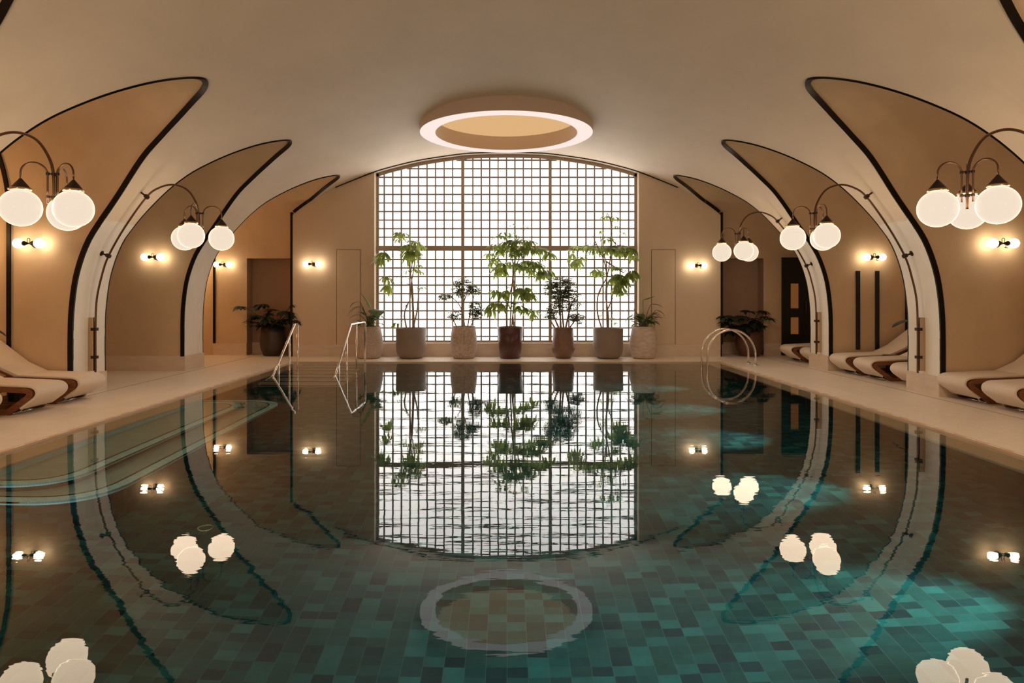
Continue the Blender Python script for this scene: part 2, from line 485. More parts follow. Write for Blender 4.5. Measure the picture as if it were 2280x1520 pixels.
ti = 0
for sx in (-1, 1):
    side = 'left' if sx < 0 else 'right'
    for k in range(5):
        xo = XOUT[(sx, k)]
        A, B = BAYS[k]
        # bay: cross vault and its transverse walls
        ap = arch_pts(k)
        mb = MB()
        vs, fs = [], []
        nx = 6
        for (y, z) in ap:
            x0 = PX(z)
            if k == 4 and y > YB: x0 = min(x0, 4.5)
            for u in range(nx + 1):
                vs.append((sx * (x0 + (xo + .25 - x0) * u / nx), y, z))
        n = len(ap)
        for i in range(n - 1):
            for u in range(nx):
                q = i * (nx + 1) + u
                fs.append((q, q + 1, q + nx + 2, q + nx + 1))
        keep = []
        if k == 4:                                   # the niche and (right) the door opening are cut in the far wall: rebuilt below
            for f_ in fs:
                c = sum((Vector(vs[j]) for j in f_), Vector()) / 4
                if c.y > 15.09 and c.z < 2.5: continue
                keep.append(f_)
        else: keep = fs
        mb.add(vs, keep, True)
        if k == 4:
            nz = 2.217
            n0, n1 = 4.72, (5.90 if sx < 0 else 5.835)
            zt = max(z for (y, z) in ap if y >= 15.099) if False else 2.2
            tops = [z for (y, z) in ap if abs(y - 15.1) < 1e-6]
            def quad(x0, x1, z0, z1, y=15.1):
                mb.add([(sx*x0, y, z0), (sx*x1, y, z0), (sx*x1, y, z1), (sx*x0, y, z1)], [(0, 1, 2, 3)])
            ztop = max(z for z in tops if z <= 2.5)
            quad(n0 - .3, n1, nz, ztop); quad(n1, xo + .25, 0, ztop)
            # niche recess
            D = 15.44
            nb = MB()
            nb.add([(sx*n1, 15.1, 0), (sx*n1, D, 0), (sx*n1, D, nz), (sx*n1, 15.1, nz)], [(0, 1, 2, 3)])
            nb.add([(sx*(n0-.25), D, 0), (sx*n1, D, 0), (sx*n1, D, nz), (sx*(n0-.25), D, nz)], [(0, 1, 2, 3)])
            nb.add([(sx*(n0-.25), 15.1, nz), (sx*n1, 15.1, nz), (sx*n1, D, nz), (sx*(n0-.25), D, nz)], [(0, 1, 2, 3)])
            nb.add([(sx*(n0-.25), 15.1, 0), (sx*(n0-.25), D, 0), (sx*(n0-.25), D, nz), (sx*(n0-.25), 15.1, nz)], [(0, 1, 2, 3)])
            struct('wall_back_niche_' + side, nb, M['niche'])
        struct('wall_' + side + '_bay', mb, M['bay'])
        # outer lunette wall, or the doorway to the lit corridor
        lm = MB()
        poly = [(y, z) for (y, z) in ap]
        if (sx, k) in ((-1, 2), (-1, 4)):
            # open to the corridor: arch-headed opening, corridor wall 1.1 m further out
            zc = 3.6
            lm.add([(sx*(xo+1.2), A - .4, 0), (sx*(xo+1.2), B + .3, 0), (sx*(xo+1.2), B + .3, APEX), (sx*(xo+1.2), A - .4, APEX)], [(0, 1, 2, 3)])
            for yy in (A - .4, B + .3):
                lm.add([(sx*(xo+.25), yy, 0), (sx*(xo+1.2), yy, 0), (sx*(xo+1.2), yy, APEX), (sx*(xo+.25), yy, APEX)], [(0, 1, 2, 3)])
            lm.add([(sx*(xo+.25), A - .4, APEX), (sx*(xo+1.2), A - .4, APEX), (sx*(xo+1.2), B + .3, APEX), (sx*(xo+.25), B + .3, APEX)], [(0, 1, 2, 3)])
            struct('wall_' + side + '_corridor', lm, M['corridor'])
            # wall around the arch facing the corridor
        else:
            lm.add([(sx * xo, y, z) for y, z in poly], [tuple(range(len(poly)))])
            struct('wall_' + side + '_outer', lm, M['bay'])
        # black metal trim along the groin
        ti += 1
        tm = MB()
        gp = arch_pts(k, True)
        pts = [Vector((sx * PX(z), y, z)) for y, z in gp if z > .27]
        nrm, out = [], []
        for i, p in enumerate(pts):
            t = (pts[min(i + 1, len(pts) - 1)] - pts[max(i - 1, 0)]).normalized()
            d = Vector((0, t.y, t.z)); d = d.normalized() if d.length > 1e-5 else Vector((0, 0, 1))
            nv = Vector((0, d.z, -d.y))                # towards the inside of the opening
            ex = Vector((sx, 0, 0))
            o = ex - t * ex.dot(t)
            o = (o - nv * o.dot(nv)); o = o.normalized()
            nrm.append(nv); out.append(o)
        mid = sum(pts, Vector()) / len(pts)
        if (mid - pts[len(pts)//6]).dot(nrm[len(pts)//6]) < 0: nrm = [-v for v in nrm]
        if k == 4:                                   # the far leg stands on the edge of the back wall
            j = max(i for i, p in enumerate(pts) if p.z > 3.16)
            j0 = min(i for i in range(len(pts)) if i > len(pts) // 2 and pts[i].z <= 3.20)
            head = pts[:j0]
            trim_strip(tm, head, nrm[:j0], out[:j0], .065)
            tm.box(sx * 4.748, sx * 4.80, YB - .006, YB + .05, .29, head[-1].z + .02)
        else:
            trim_strip(tm, pts, nrm, out, .065)
        struct('trim_%d' % ti, tm, M['trim'])
        # trim where the bay meets its outer wall
        if k >= 2:
            ti += 1
            tm = MB()
            pts = [Vector((sx * (xo - .0), y, z)) for y, z in ap if z > .27]
            nr = []
            for i, p in enumerate(pts):
                t = (pts[min(i + 1, len(pts) - 1)] - pts[max(i - 1, 0)]).normalized()
                v = Vector((0, t.z, -t.y)); nr.append(v)
            if (Vector((sx * xo, (A + B) / 2, 2)) - pts[8]).dot(nr[8]) < 0: nr = [-v for v in nr]
            trim_strip(tm, pts, nr, [Vector((-sx, 0, 0))] * len(pts), .05)
            struct('trim_%d' % ti, tm, M['trim'])

# plinths of the piers (stone bases) and baseboards of the bays
for sx in (-1, 1):
    side = 'left' if sx < 0 else 'right'
    for k in range(5):
        y0 = BAYS[k - 1][1] if k else YE
        y1 = BAYS[k][0]
        b = MB(); b.rbox(*sorted((sx * 5.755, sx * 7.5)), y0 - .02, y1 + .02, .0, .29, .006)
        struct('baseboard_' + side, b, M['stone'])
    b = MB()
    n1 = 5.90 if sx < 0 else 5.835
    b.box(sx * (n1 + .003), sx * (XOUT[(sx, 4)] if sx < 0 else 6.22), 15.075, 15.097, 0, .29)
    if sx > 0: b.box(7.16, 7.3, 15.075, 15.14, 0, .29)
    struct('baseboard_' + side, b, M['stone'])
    b = MB()
    b.box(sx * 2.95, sx * 4.765, YB - .025, YB + .02, 0, .29)
    b.box(sx * 4.74, sx * 4.765, YB - .025, 15.4, 0, .29)
    b.box(sx * 4.765, sx * n1, 15.415, 15.46, 0, .29)
    struct('baseboard_back', b, M['stone'])

# back wall, solid with a reveal round the window
WX = 2.935
for sx in (-1, 1):
    mb = MB()
    xs = [WX + (4.75 - WX) * i / 16 for i in range(17)]
    poly = [(sx * x, PZ(x) + .0) for x in xs]
    poly = [(sx * WX, 0)] + poly + [(sx * 4.75, 0)]
    mb.extrude(poly, 'y', YB, 15.46)
    struct('wall_back', mb, M['wall'])
mb = MB(); mb.box(-WX, WX, YB, 15.3, 0, .315)
struct('wall_back', mb, M['wall'])
b = MB(); b.box(-WX, WX, YB - .025, YB + .01, 0, .29); struct('baseboard_back', b, M['stone'])

# shadow-gap line along the arch over the window
tm = MB(); tm.tube([(x, YB - .012, PZ(x) - .012) for x in [-3.80 + 7.6 * i / 60 for i in range(61)]], .011, 6)
struct('trim_arch', tm, M['trim'])

# rear end wall behind the camera
mb = MB()
poly = [(x, z) for x, z in PROF]
mb.add([(x, YE, z) for x, z in poly] + [(-x, YE, z) for x, z in reversed(poly[:-1])], [tuple(range(2 * len(poly) - 1))])
struct('wall_front', mb, M['wall'])

# ------------------------------------------------------------------ window of glass blocks
win = bpy.data.objects.new('window_1', None); COL.objects.link(win); win.location = (0, YW, .3)
tag(win, 'arched glass block window filling the end wall behind the potted trees', 'window', kind='structure')
O = Vector((0, YW, .3))
ZT = 2.44
def arch_line(off, x0, x1, n=40): return [(x0 + (x1 - x0) * i / n, PZ(x0 + (x1 - x0) * i / n) - off) for i in range(n + 1)]
fr = MB(O)
fr.box(-WX - .01, -WX + .055, YW - .06, YW + .03, .305, PZ(WX) - .0)
fr.box(WX - .055, WX + .01, YW - .06, YW + .03, .305, PZ(WX) - .0)
fr.box(-WX, WX, YW - .06, YW + .03, .30, .362)
top = arch_line(-.01, -WX, WX) ; bot = arch_line(.075, -WX, WX)
vs = [(x, YW - .06, z) for x, z in top] + [(x, YW - .06, z) for x, z in bot] + [(x, YW + .03, z) for x, z in bot]
n = len(top); fs = []
for i in range(n - 1):
    fs += [(i, i + 1, n + i + 1, n + i), (n + i, n + i + 1, 2*n + i + 1, 2*n + i)]
fr.add(vs, fs)
fr.build('frame', M['frame'], win)
MXS = (-.99, .985)
for x in MXS:
    b = MB(O); b.box(x - .036, x + .036, YW - .055, YW + .02, .34, PZ(x) - .03); b.build('mullion', M['frame'], win)
b = MB(O); b.box(-WX + .03, WX - .03, YW - .05, YW + .02, ZT - .058, ZT + .058); b.build('transom', M['frame'], win)
g = MB(O)
P = .1935
def cols():
    r = []
    for j in range(1, 10): r.append(MXS[0] - .036 - P * j + .0)
    w = (MXS[1] - MXS[0] - .072) / 10
    for j in range(1, 10): r.append(MXS[0] + .036 + w * j)
    for j in range(1, 10): r.append(MXS[1] + .036 + P * j)
    return [x for x in r if abs(x) < WX - .06]
for x in cols(): g.box(x - .0175, x + .0175, YW - .022, YW + .01, .34, PZ(x) - .05)
zz = []
z = ZT + .058 + P
while z < 4.5: zz.append(z); z += P
z = ZT - .058 - P
while z > .38: zz.append(z); z -= P
for z in zz:
    xr = WX
    if z > PZ(WX) - .08:
        xr = max([i * .01 for i in range(300) if PZ(i * .01) - .07 > z] or [0])
    if xr > .05: g.box(-xr, xr, YW - .018, YW + .01, z - .0175, z + .0175)
g.build('glazing_grid', M['grid'], win)
for x0, x1 in ((-WX, MXS[0]), (MXS[0], MXS[1]), (MXS[1], WX)):
    q = MB(O); q.add([(x0, YW, .33), (x1, YW, .33), (x1, YW, ZT), (x0, YW, ZT)], [(0, 1, 2, 3)]); q.build('glass_panel', M['window'], win)
    al = arch_line(.03, x0, x1, 16)
    q = MB(O); q.add([(x0, YW, ZT), (x1, YW, ZT)] + [(x, YW, z) for x, z in reversed(al)], [tuple(range(2 + len(al)))]); q.build('glass_panel', M['window'], win)

# ------------------------------------------------------------------ doors and inlays
for i, (x0, x1) in enumerate(((-3.777, -3.239), (3.209, 3.747))):
    d = bpy.data.objects.new('door_%d' % (i + 1), None); COL.objects.link(d); d.location = (x0, YB, .29)
    tag(d, 'flush plaster-coloured service door on the %s of the glass block window' % ('left' if i == 0 else 'right'), 'door', kind='structure')
    o = Vector((x0, YB, .29))
    b = MB(o); b.box(x0 + .012, x1 - .012, YB - .006, YB + .02, .30, 2.385); b.build('leaf', M['wall'], d)
    b = MB(o)
    b.box(x0, x0 + .009, YB - .003, YB + .02, .29, 2.396); b.box(x1 - .009, x1, YB - .003, YB + .02, .29, 2.396); b.box(x0, x1, YB - .003, YB + .02, 2.387, 2.396)
    b.build('shadow_gap', M['dgroove'], d)
d = bpy.data.objects.new('door_3', None); COL.objects.link(d); d.location = (6.24, 15.1, 0)
tag(d, 'black door with two small glazed openings in the far right bay', 'door', kind='structure')
o = Vector((6.24, 15.1, 0))
b = MB(o)
y0, y1 = 15.04, 15.12
for (xa, xb, za, zb) in ((6.24, 6.43, .0, 2.235), (6.62, 7.16, .0, 2.235), (6.43, 6.62, 1.645, 2.235), (6.43, 6.62, .88, 1.084), (6.43, 6.62, 0, .50)):
    b.box(xa, xb, y0, y1, za, zb)
b.build('leaf', M['doorblack'], d)
for za, zb in ((1.084, 1.645), (.50, .88)):
    b = MB(o); b.box(6.43, 6.62, 15.085, 15.09, za, zb); b.build('glass_pane', M['doorglow'], d)
b = MB(o); b.tube([(6.76, 15.0, .95), (6.76, 15.0, 1.25)], .012, 8); b.box(6.75, 6.77, 15.0, 15.05, .97, .99); b.box(6.75, 6.77, 15.0, 15.05, 1.21, 1.23); b.build('handle', M['bronze'], d)
for i, (x0, x1) in enumerate(((6.265, 6.338), (6.61, 6.683))):
    b = MB((x0, 11.93, .403)); b.box(x0, x1, 11.912, 11.94, .403, 1.813)
    tag(b.build('wall_strip', M['navy']), 'tall black vertical strip on the wall of the middle right bay, %s of the pair' % ('left' if i == 0 else 'right'), 'wall strip', 'black wall strips')

# ------------------------------------------------------------------ floor, pool
PXW, PY0, PY1, PD = 4.36, 1.2, 13.6, -1.42
DZ = .02
mb = MB()
CW = .05
mb.box(-8.2, -PXW - CW, YE - .1, 15.5, -.06, DZ); mb.box(PXW + CW, 8.2, YE - .1, 15.5, -.06, DZ)
mb.box(-PXW - CW, PXW + CW, PY1 + CW, 15.5, -.06, DZ); mb.box(-PXW - CW, PXW + CW, YE - .1, PY0 - CW, -.06, DZ)
struct('floor', mb, M['deck'])
mb = MB()
t = .05
for (x0, x1, y0, y1) in ((-PXW - t, -PXW, PY0, PY1), (PXW, PXW + t, PY0, PY1), (-PXW - t, PXW + t, PY1, PY1 + t), (-PXW - t, PXW + t, PY0 - t, PY0)):
    mb.box(x0, x1, y0, y1, -.25, DZ)
struct('trim_coping', mb, M['coping'])
mb = MB()
w = PXW + .035
mb.add([(-w, PY0 - .03, PD), (w, PY0 - .03, PD), (w, PY1 + .03, PD), (-w, PY1 + .03, PD)], [(0, 1, 2, 3)])
struct('pool_floor', mb, M['tile'])
mb = MB()
mb.add([(-w, PY0-.03, PD), (-w, PY1+.03, PD), (-w, PY1+.03, -.24), (-w, PY0-.03, -.24)], [(0, 1, 2, 3)])
mb.add([(w, PY0-.03, PD), (w, PY1+.03, PD), (w, PY1+.03, -.24), (w, PY0-.03, -.24)], [(0, 1, 2, 3)])
mb.add([(-w, PY1+.03, PD), (w, PY1+.03, PD), (w, PY1+.03, -.24), (-w, PY1+.03, -.24)], [(0, 1, 2, 3)])
mb.add([(-w, PY0-.03, PD), (w, PY0-.03, PD), (w, PY0-.03, -.24), (-w, PY0-.03, -.24)], [(0, 1, 2, 3)])
struct('pool_wall', mb, M['tilewall'])
# submerged bench along the left side: two tiers with mosaic noses
def tier(xe, y0, y1, rad, top, name):
    poly = [(p.x, p.y) for p in fillet([(-PXW - .03, y0), (xe, y0), (xe, y1), (-PXW - .03, y1)], [0, rad, rad, 0], 10)]
    a = MB(); a.extrude(poly, 'z', top - .05, top); struct(name, a, M['bench'])
    low = [(p.x, p.y) for p in fillet([(-PXW - .03, y0 + .03), (xe - .03, y0 + .03), (xe - .03, y1 - .03), (-PXW - .03, y1 - .03)], [0, rad - .03, rad - .03, 0], 10)]
    a = MB(); a.extrude(low, 'z', PD, top - .05); struct(name + '_base', a, M['tilewall'])
    inn = [(p.x, p.y) for p in fillet([(-PXW - .03, y0 + .10), (xe - .10, y0 + .10), (xe - .10, y1 - .10), (-PXW - .03, y1 - .10)], [0, rad - .10, rad - .10, 0], 10)]
    in2 = [(p.x, p.y) for p in fillet([(-PXW - .03, y0 + .125), (xe - .125, y0 + .125), (xe - .125, y1 - .125), (-PXW - .03, y1 - .125)], [0, rad - .125, rad - .125, 0], 10)]
    e = MB()
    n = len(poly)
    vs = [(x, y, top + .003) for x, y in inn] + [(x, y, top + .003) for x, y in poly] + [(x, y, top - .09) for x, y in poly]
    fs = []
    for i in range(n - 1): fs += [(i, i + 1, n + i + 1, n + i), (n + i, n + i + 1, 2*n + i + 1, 2*n + i)]
    e.add(vs, fs); struct('trim_' + name, e, M['mosaic'])
    e = MB()
    e.add([(x, y, top + .002) for x, y in in2] + [(x, y, top + .002) for x, y in inn], [(i, i + 1, n + i + 1, n + i) for i in range(n - 1)])
    struct('trim_' + name + '_line', e, M['bronze_dark'])
tier(-3.08, 4.95, 9.36, .55, -.62, 'pool_bench')
tier(-3.46, 5.15, 8.97, .45, -.38, 'pool_step')
b = MB(); b.box(-PXW - .03, -4.08, 5.25, 8.9, -.40, -.12); struct('trim_mosaic', b, M['mosaic'])
# wet edge: the coping runs out under the water as a shallow sloping shelf
for sx in (-1, 1):
    b = MB()
    prof = [(PXW + .01, -.012), (4.075, -.045), (4.06, -.06), (4.06, -.13), (PXW + .01, -.13)]
    b.extrude([(sx * x, z) for x, z in prof], 'y', PY0, PY1)
    struct('trim_shelf', b, M['coping'])
# entry steps in the far left corner
b = MB()
for i in range(7):
    b.box(-PXW - .02, -2.86, PY1 - .30 * (i + 1), PY1 - .30 * i + .02, PD, -.16 - .19 * i)
struct('pool_entry_steps', b, M['coping'])
b = MB()
for i in range(7):
    b.box(-PXW - .02, -2.86, PY1 - .30 * (i + 1) - .003, PY1 - .30 * (i + 1) + .045, -.16 - .19 * i - .05, -.16 - .19 * i + .003)
struct('trim_step_nosing', b, M['trim'])
# deck drain slots beside the piers, overflow slot glints put in as pale strips
for sx in (-1, 1):
    b = MB()
    b.box(sx * 5.64, sx * 5.655, PY0, 14.7, DZ - .01, DZ + .0015)
    struct('trim_drain', b, M['slot'])
    b = MB()
    y = 5.0
    while y < 13.4:
        b.box(sx * (PXW + .004), sx * (PXW + .022), y, y + .13, DZ - .004, DZ + .003); y += .30
    struct('trim_overflow_glint', b, M['seam'])
wt = MB()
wt.add([(-PXW, PY0, 0), (PXW, PY0, 0), (PXW, PY1, 0), (-PXW, PY1, 0)], [(0, 1, 2, 3)])
wo = wt.build('pool_water', M['water'])
tag(wo, 'still dark green pool water mirroring the window and lamps', 'water', kind='stuff')

# underwater spot lamps in the right pool wall
for i, (y, e) in enumerate(((4.12, 1.2), (6.02, .9), (7.82, .9), (9.5, .9), (11.35, .7))):
    o = Vector((PXW + .03, y, -.48))
    words = ['', 'nearest the viewer', 'second from the viewer', 'third from the viewer', 'farthest from the viewer'][i]
    if i: t = thing('underwater_light', o, 'small round lamp under water in the right pool wall, ' + words, 'pool light', 'underwater lamps')
    if i: b = MB(o); b.lathe([(.03, -.02), (.045, -.025), (.05, -.012), (.05, .0)], o, 20, 'x'); b.build('bezel', M['chrome'], t)
    if i: b = MB(o); b.lathe([(.001, -.012), (.026, -.012)], o, 20, 'x'); b.build('lens', M['lens'], t)
    L = bpy.data.lights.new('underwater_spot', 'SPOT'); L.energy = 380 * e; L.color = (.74, 1.0, .92); L.spot_size = math.radians(32); L.spot_blend = .8; L.shadow_soft_size = .02
    lo = bpy.data.objects.new('underwater_spot', L); COL.objects.link(lo); lo.location = o + Vector((-.05, 0, 0))
    lo.rotation_euler = Vector((-1.0, 0, -.42)).to_track_quat('-Z', 'Y').to_euler()

# fittings on the pool floor
o = Vector((-2.375, 5.24, PD))
b = MB(o); b.lathe([(.048, 0), (.05, .012), (.06, .012), (.063, 0)], o, 28)
tag(b.build('pool_inlet_ring', M['chrome']), 'thin steel ring set in the dark tiled pool floor', 'inlet')

# ------------------------------------------------------------------ ceiling ring
ZR = 4.32
o = Vector((RC.x, RC.y, ZR))
t = thing('ceiling_ring_light', o, 'large round ring light with amber-lit recessed centre on the vault before the window', 'ceiling light')
b = MB(o); b.lathe([(RO, ZR), (RO, 4.56)], (RC.x, RC.y, 0), 96); b.build('outer_fascia', M['ringbody'], t)
b = MB(o); b.lathe([(RI, ZR), (RI, 4.60)], (RC.x, RC.y, 0), 96); b.build('inner_fascia', M['ringbody'], t)
b = MB(o); b.lathe([(RI, ZR), (RO, ZR)], (RC.x, RC.y, 0), 96); b.build('soffit', M['ring'], t)
b = MB(o); b.lathe([(.001, 4.59), (RI, 4.59)], (RC.x, RC.y, 0), 96); b.build('recess_ceiling', M['ringtop'], t)  # lighting of the recess ceiling put in as its own emission

# ------------------------------------------------------------------ arched globe lamps
def lamp(sx, Yc, phis, label, R=.28, dz=0.0):
    o = Vector((sx * 5.69, Yc, .29))
    t = thing('arched_globe_lamp', o, label, 'lamp', 'arched three-globe lamps')
    V = lambda x, z, dy=0: Vector((sx * x, Yc + dy, z))
    path = catmull([V(5.69, .30), V(5.69, .9), V(5.675, 1.3), V(5.61, 1.62), V(5.51, 1.92), V(5.27, 2.34), V(4.98, 2.737), V(4.81, 2.862), V(4.62, 2.905), V(4.43, 2.84), V(4.31, 2.68), V(4.26, 2.5), V(4.255, 2.18 + dz)], 8)
    b = MB(o); b.tube(path, .0135, 10); b.build('pole', M['bronze'], t)
    b = MB(o); b.box(sx * 5.705, sx * 5.785, Yc - .022, Yc + .022, .33, 1.07); b.build('wall_bar', M['brass'], t)
    for (x, z) in ((4.98, 2.737), (5.51, 1.92)):
        nx_, nz_ = 5.05 if z > 2.5 else .9, 0
        # outward normal of the pier at this height
        dz = .05; tx, tz = PX(z + dz) - PX(z - dz), 2 * dz
        nn = Vector((tz, 0, -tx)).normalized()
        w = V(x, z); q = w + Vector((sx * nn.x, 0, nn.z)) * (PX(z) - x + .045)
        b = MB(o); b.tube([w - (q - w).normalized() * .025, w + (q - w).normalized() * .03], .028, 12); b.tube([w, q], .012, 8)
        ax = (q - w).normalized()
        b.tube([q - ax * .055, q - ax * .03], .04, 12)
        b.build('bracket', M['bronze_dark'], t)
    for z in (.906, .52):
        b = MB(o); b.box(sx * 5.665, sx * 5.74, Yc - .03, Yc + .03, z - .02, z + .02); b.build('bracket', M['bronze_dark'], t)
    S = V(4.255, dz)
    for z in (2.46, 2.245):
        b = MB(o)
        for ph in phis:
            a = math.radians(ph); d = Vector((math.cos(a), math.sin(a), 0))
            b.tube([S + Vector((0, 0, z)), S + d * .06 + Vector((0, 0, z))], .009, 8)
            b.lathe([(.0155, -.012), (.0155, .012)], S + d * .05 + Vector((0, 0, z)), 12)
        b.lathe([(.021, -.012), (.021, .012)], S + Vector((0, 0, z)), 14)
        b.build('collar', M['bronze_dark'], t)
    for ph in phis:
        a = math.radians(ph); d = Vector((math.cos(a), math.sin(a), 0))
        pts = [S + d * .05 + Vector((0, 0, z)) for z in (2.18, 2.3, 2.42)]
        rr = (R - .05) / 2
        for i in range(15):
            th = PI - PI * i / 14
            pts.append(S + d * (.05 + rr + rr * math.cos(th)) + Vector((0, 0, 2.45 + rr * math.sin(th))))
        pts.append(S + d * R + Vector((0, 0, 2.375)))
        b = MB(o); b.tube(pts, .0085, 8); arm = b.build('arm', M['bronze'], t)
        gc = S + d * R + Vector((0, 0, 2.125))
        b = MB(o); b.lathe([(.009, .270), (.018, .258), (.045, .225), (.078, .182)], gc, 24); b.build('cap', M['bronze_dark'], arm)
        b = MB(o); b.lathe([(.078, .183), (.087, .181), (.087, .160), (.080, .156)], gc, 24)
        b.sphere(gc + Vector((d.x * .09, d.y * .09, .167)), .011, 8, 6); b.build('rim', M['brass'], arm)
        b = MB(o); b.sphere(gc, .17, 40, 24, -1, .90); b.build('globe', M['globe'], t)
        L = bpy.data.lights.new('globe_light', 'POINT'); L.energy = 5.0; L.color = (1, .75, .51); L.shadow_soft_size = .175; L.use_soft_falloff = False
        lo = bpy.data.objects.new('globe_light', L); COL.objects.link(lo); lo.location = gc
lamp(-1, 6.25, (220, 340, 100), 'brass arched lamp with three opal globes, nearest one on the left side of the pool', .255, -.01)
lamp(-1, 9.20, (155, 275, 35), 'brass arched lamp with three opal globes on the second left pier, bent over the pool', .29, .045)
lamp(1, 6.14, (175, 295, 55), 'brass arched lamp with three opal globes, nearest one on the right side of the pool', .26, -.015)
lamp(1, 9.2, (160, 280, 40), 'brass arched lamp with three opal globes, middle one of the three on the right', .27, .05)
lamp(1, 12.22, (150, 270, 30), 'brass arched lamp with three opal globes, farthest one on the right before the potted niche', .29, .055)

# ------------------------------------------------------------------ twin-bulb wall sconces
def sconce(x, yw, z, label):
    o = Vector((x, yw, z))
    t = thing('twin_globe_sconce', o, label, 'wall lamp', 'twin-globe wall lamps')
    c = Vector((x, yw - .125, z))
    b = MB(o); b.lathe([(.001, -.022), (.04, -.022), (.045, -.014), (.045, 0)], (x, yw, z), 20, 'y'); b.tube([(x, yw, z), (x, yw - .125, z)], .011, 8); b.build('backplate', M['bronze'], t)
    b = MB(o); b.lathe([(.028, -.078), (.031, -.072), (.031, -.052), (.010, -.006), (.010, .006), (.031, .052), (.031, .072), (.028, .078)], c, 18, 'x'); b.build('bow_mount', M['bronze_dark'], t)
    pts = [(x - .018, yw - .125, z), (x - .018, yw - .125, z + .05)] + [(x + .018 * math.cos(PI - PI * i / 8), yw - .125, z + .05 + .018 * math.sin(PI * i / 8)) for i in range(1, 8)] + [(x + .018, yw - .125, z + .05), (x + .018, yw - .125, z)]
    b = MB(o); b.tube(pts, .005, 8); b.build('loop', M['bronze'], t)
    b = MB(o); b.tube([(x + .045, yw - .09, z - .05), (x + .085, yw - .09, z - .055)], .006, 8); b.tube([(x + .055, yw - .095, z - .05), (x + .05, yw - .1, z - .01)], .004, 6); b.build('switch', M['bronze_dark'], t)
    for s in (-1, 1):
        b = MB(o); b.sphere((x + s * .138, yw - .125, z), .064, 24, 14); b.build('globe', M['sconce'], t)
sconce(-6.29, 8.87, 2.058, 'twin-globe wall lamp in the nearest left bay, above the sun loungers')
sconce(-6.29, 11.93, 2.055, 'twin-globe wall lamp alone on the bare wall of the middle left bay')
sconce(-6.40, 15.1, 2.07, 'twin-globe wall lamp beside the niche in the far left bay')
sconce(-4.285, YB, 2.065, 'twin-globe wall lamp on the end wall, left of the flush door')
sconce(4.215, YB, 2.035, 'twin-globe wall lamp on the end wall, right of the flush door')
sconce(6.535, 11.93, 2.055, 'twin-globe wall lamp above the two black wall strips')
sconce(6.535, 8.87, 2.058, 'twin-globe wall lamp in the nearest right bay, below the big globes')

# ------------------------------------------------------------------ sun loungers
def offset_path(pts, d, closed=False):
    n = len(pts); out = []
    for i in range(n):
        a = pts[i - 1] if (i or closed) else pts[i]
        c = pts[(i + 1) % n] if (i < n - 1 or closed) else pts[i]
        t = (c - a).normalized(); out.append(pts[i] + Vector((-t.y, t.x)) * d)
    return out
LW = .27
def make_lounger():
    o = Vector((0, 0, 0))
    r = thing('sun_lounger', o, 'x', 'sun lounger', 'cream sun loungers along the pool')
    loop = fillet([Vector(p) for p in ((.015, .315), (.98, .360), (1.28, .05), (.36, .030))], [.075, .05, .04, .05], 8, True)
    oo, ii = offset_path(loop, .034, True), offset_path(loop, -.034, True)
    n = len(loop)
    for s in (-1, 1):
        va, vb = (s * (LW + .006), s * (LW - .034))
        vs = []
        for v in (va, vb):
            vs += [(p.x, v, p.y) for p in oo] + [(p.x, v, p.y) for p in ii]
        fs = []
        for i in range(n):
            j = (i + 1) % n
            fs += [(i, j, n + j, n + i), (2*n + i, 2*n + j, 3*n + j, 3*n + i), (i, j, 2*n + j, 2*n + i), (n + i, n + j, 3*n + j, 3*n + i)]
        b = MB(); b.add(vs, fs); b.build('side_frame', M['wood'], r, .004)
    # lower shelf of slats
    b = MB()
    for k in range(9):
        x = .42 + k * .09
        b.box(x, x + .07, -LW + .045, LW - .045, .045, .062)
    b.build('slat_shelf', M['wood'], r)
    # panels closing the deck under the cushion
    b = MB()
    for k in range(8):
        x = .10 + k * .11
        b.box(x, x + .085, -LW + .045, LW - .045, .300 + x * .047, .318 + x * .047)
    b.build('deck_slats', M['wood'], r)
    # cushion: over the top, round the nose and down the front
    cp = fillet([Vector(p) for p in ((.86, .354), (.015, .315), (.255, .118))], [0, .085, 0], 12)
    a, c = offset_path(cp, -.066), offset_path(cp, -.033)
    poly = [(p.x, p.y) for p in a] + [(p.x, p.y) for p in reversed(c)]
    b = MB(); b.extrude(poly, 'y', -LW + .004, LW - .004, True); cu = b.build('seat_cushion', M['cushion'], r, .012)
    # backrest, hinged up
    bp = [Vector((.80, .390)), Vector((1.05, .52)), Vector((1.44, .86))]
    a, c = offset_path(bp, .03), offset_path(bp, -.022)
    poly = [(p.x, p.y) for p in a] + [(p.x, p.y) for p in reversed(c)]
    b = MB(); b.extrude(poly, 'y', -LW, LW); bk = b.build('backrest_cushion', M['cushion'], r, .012)
    a, c = offset_path(bp, -.022), offset_path(bp, -.05)
    poly = [(p.x, p.y) for p in a] + [(p.x, p.y) for p in reversed(c)]
    for s in (-1, 1):
        b = MB(); b.extrude(poly, 'y', s * (LW - .0), s * (LW - .05)); b.build('backrest_frame', M['wood'], r, .004)
    b = MB(); b.tube([(1.12, LW - .08, .54), (1.20, LW - .08, .13)], .011, 8); b.tube([(1.12, -LW + .08, .54), (1.20, -LW + .08, .13)], .011, 8); b.tube([(1.20, -LW + .08, .13), (1.20, LW - .08, .13)], .011, 8); b.build('backrest_prop', M['chrome'], r)
    # steel skid under the nose
    b = MB(); b.tube([(.305, -LW + .02, .018), (.305, LW - .02, .018)], .011, 8)
    for s in (-1, 1):
        b.tube([(.305, s * (LW - .03), .018), (.255, s * (LW - .06), .035), (.225, s * (LW - .08), .085), (.26, s * (LW - .1), .10)], .007, 6)
    b.build('steel_skid', M['chrome'], r)
    r.scale = (1, 1, .87)
    return r
proto = make_lounger()
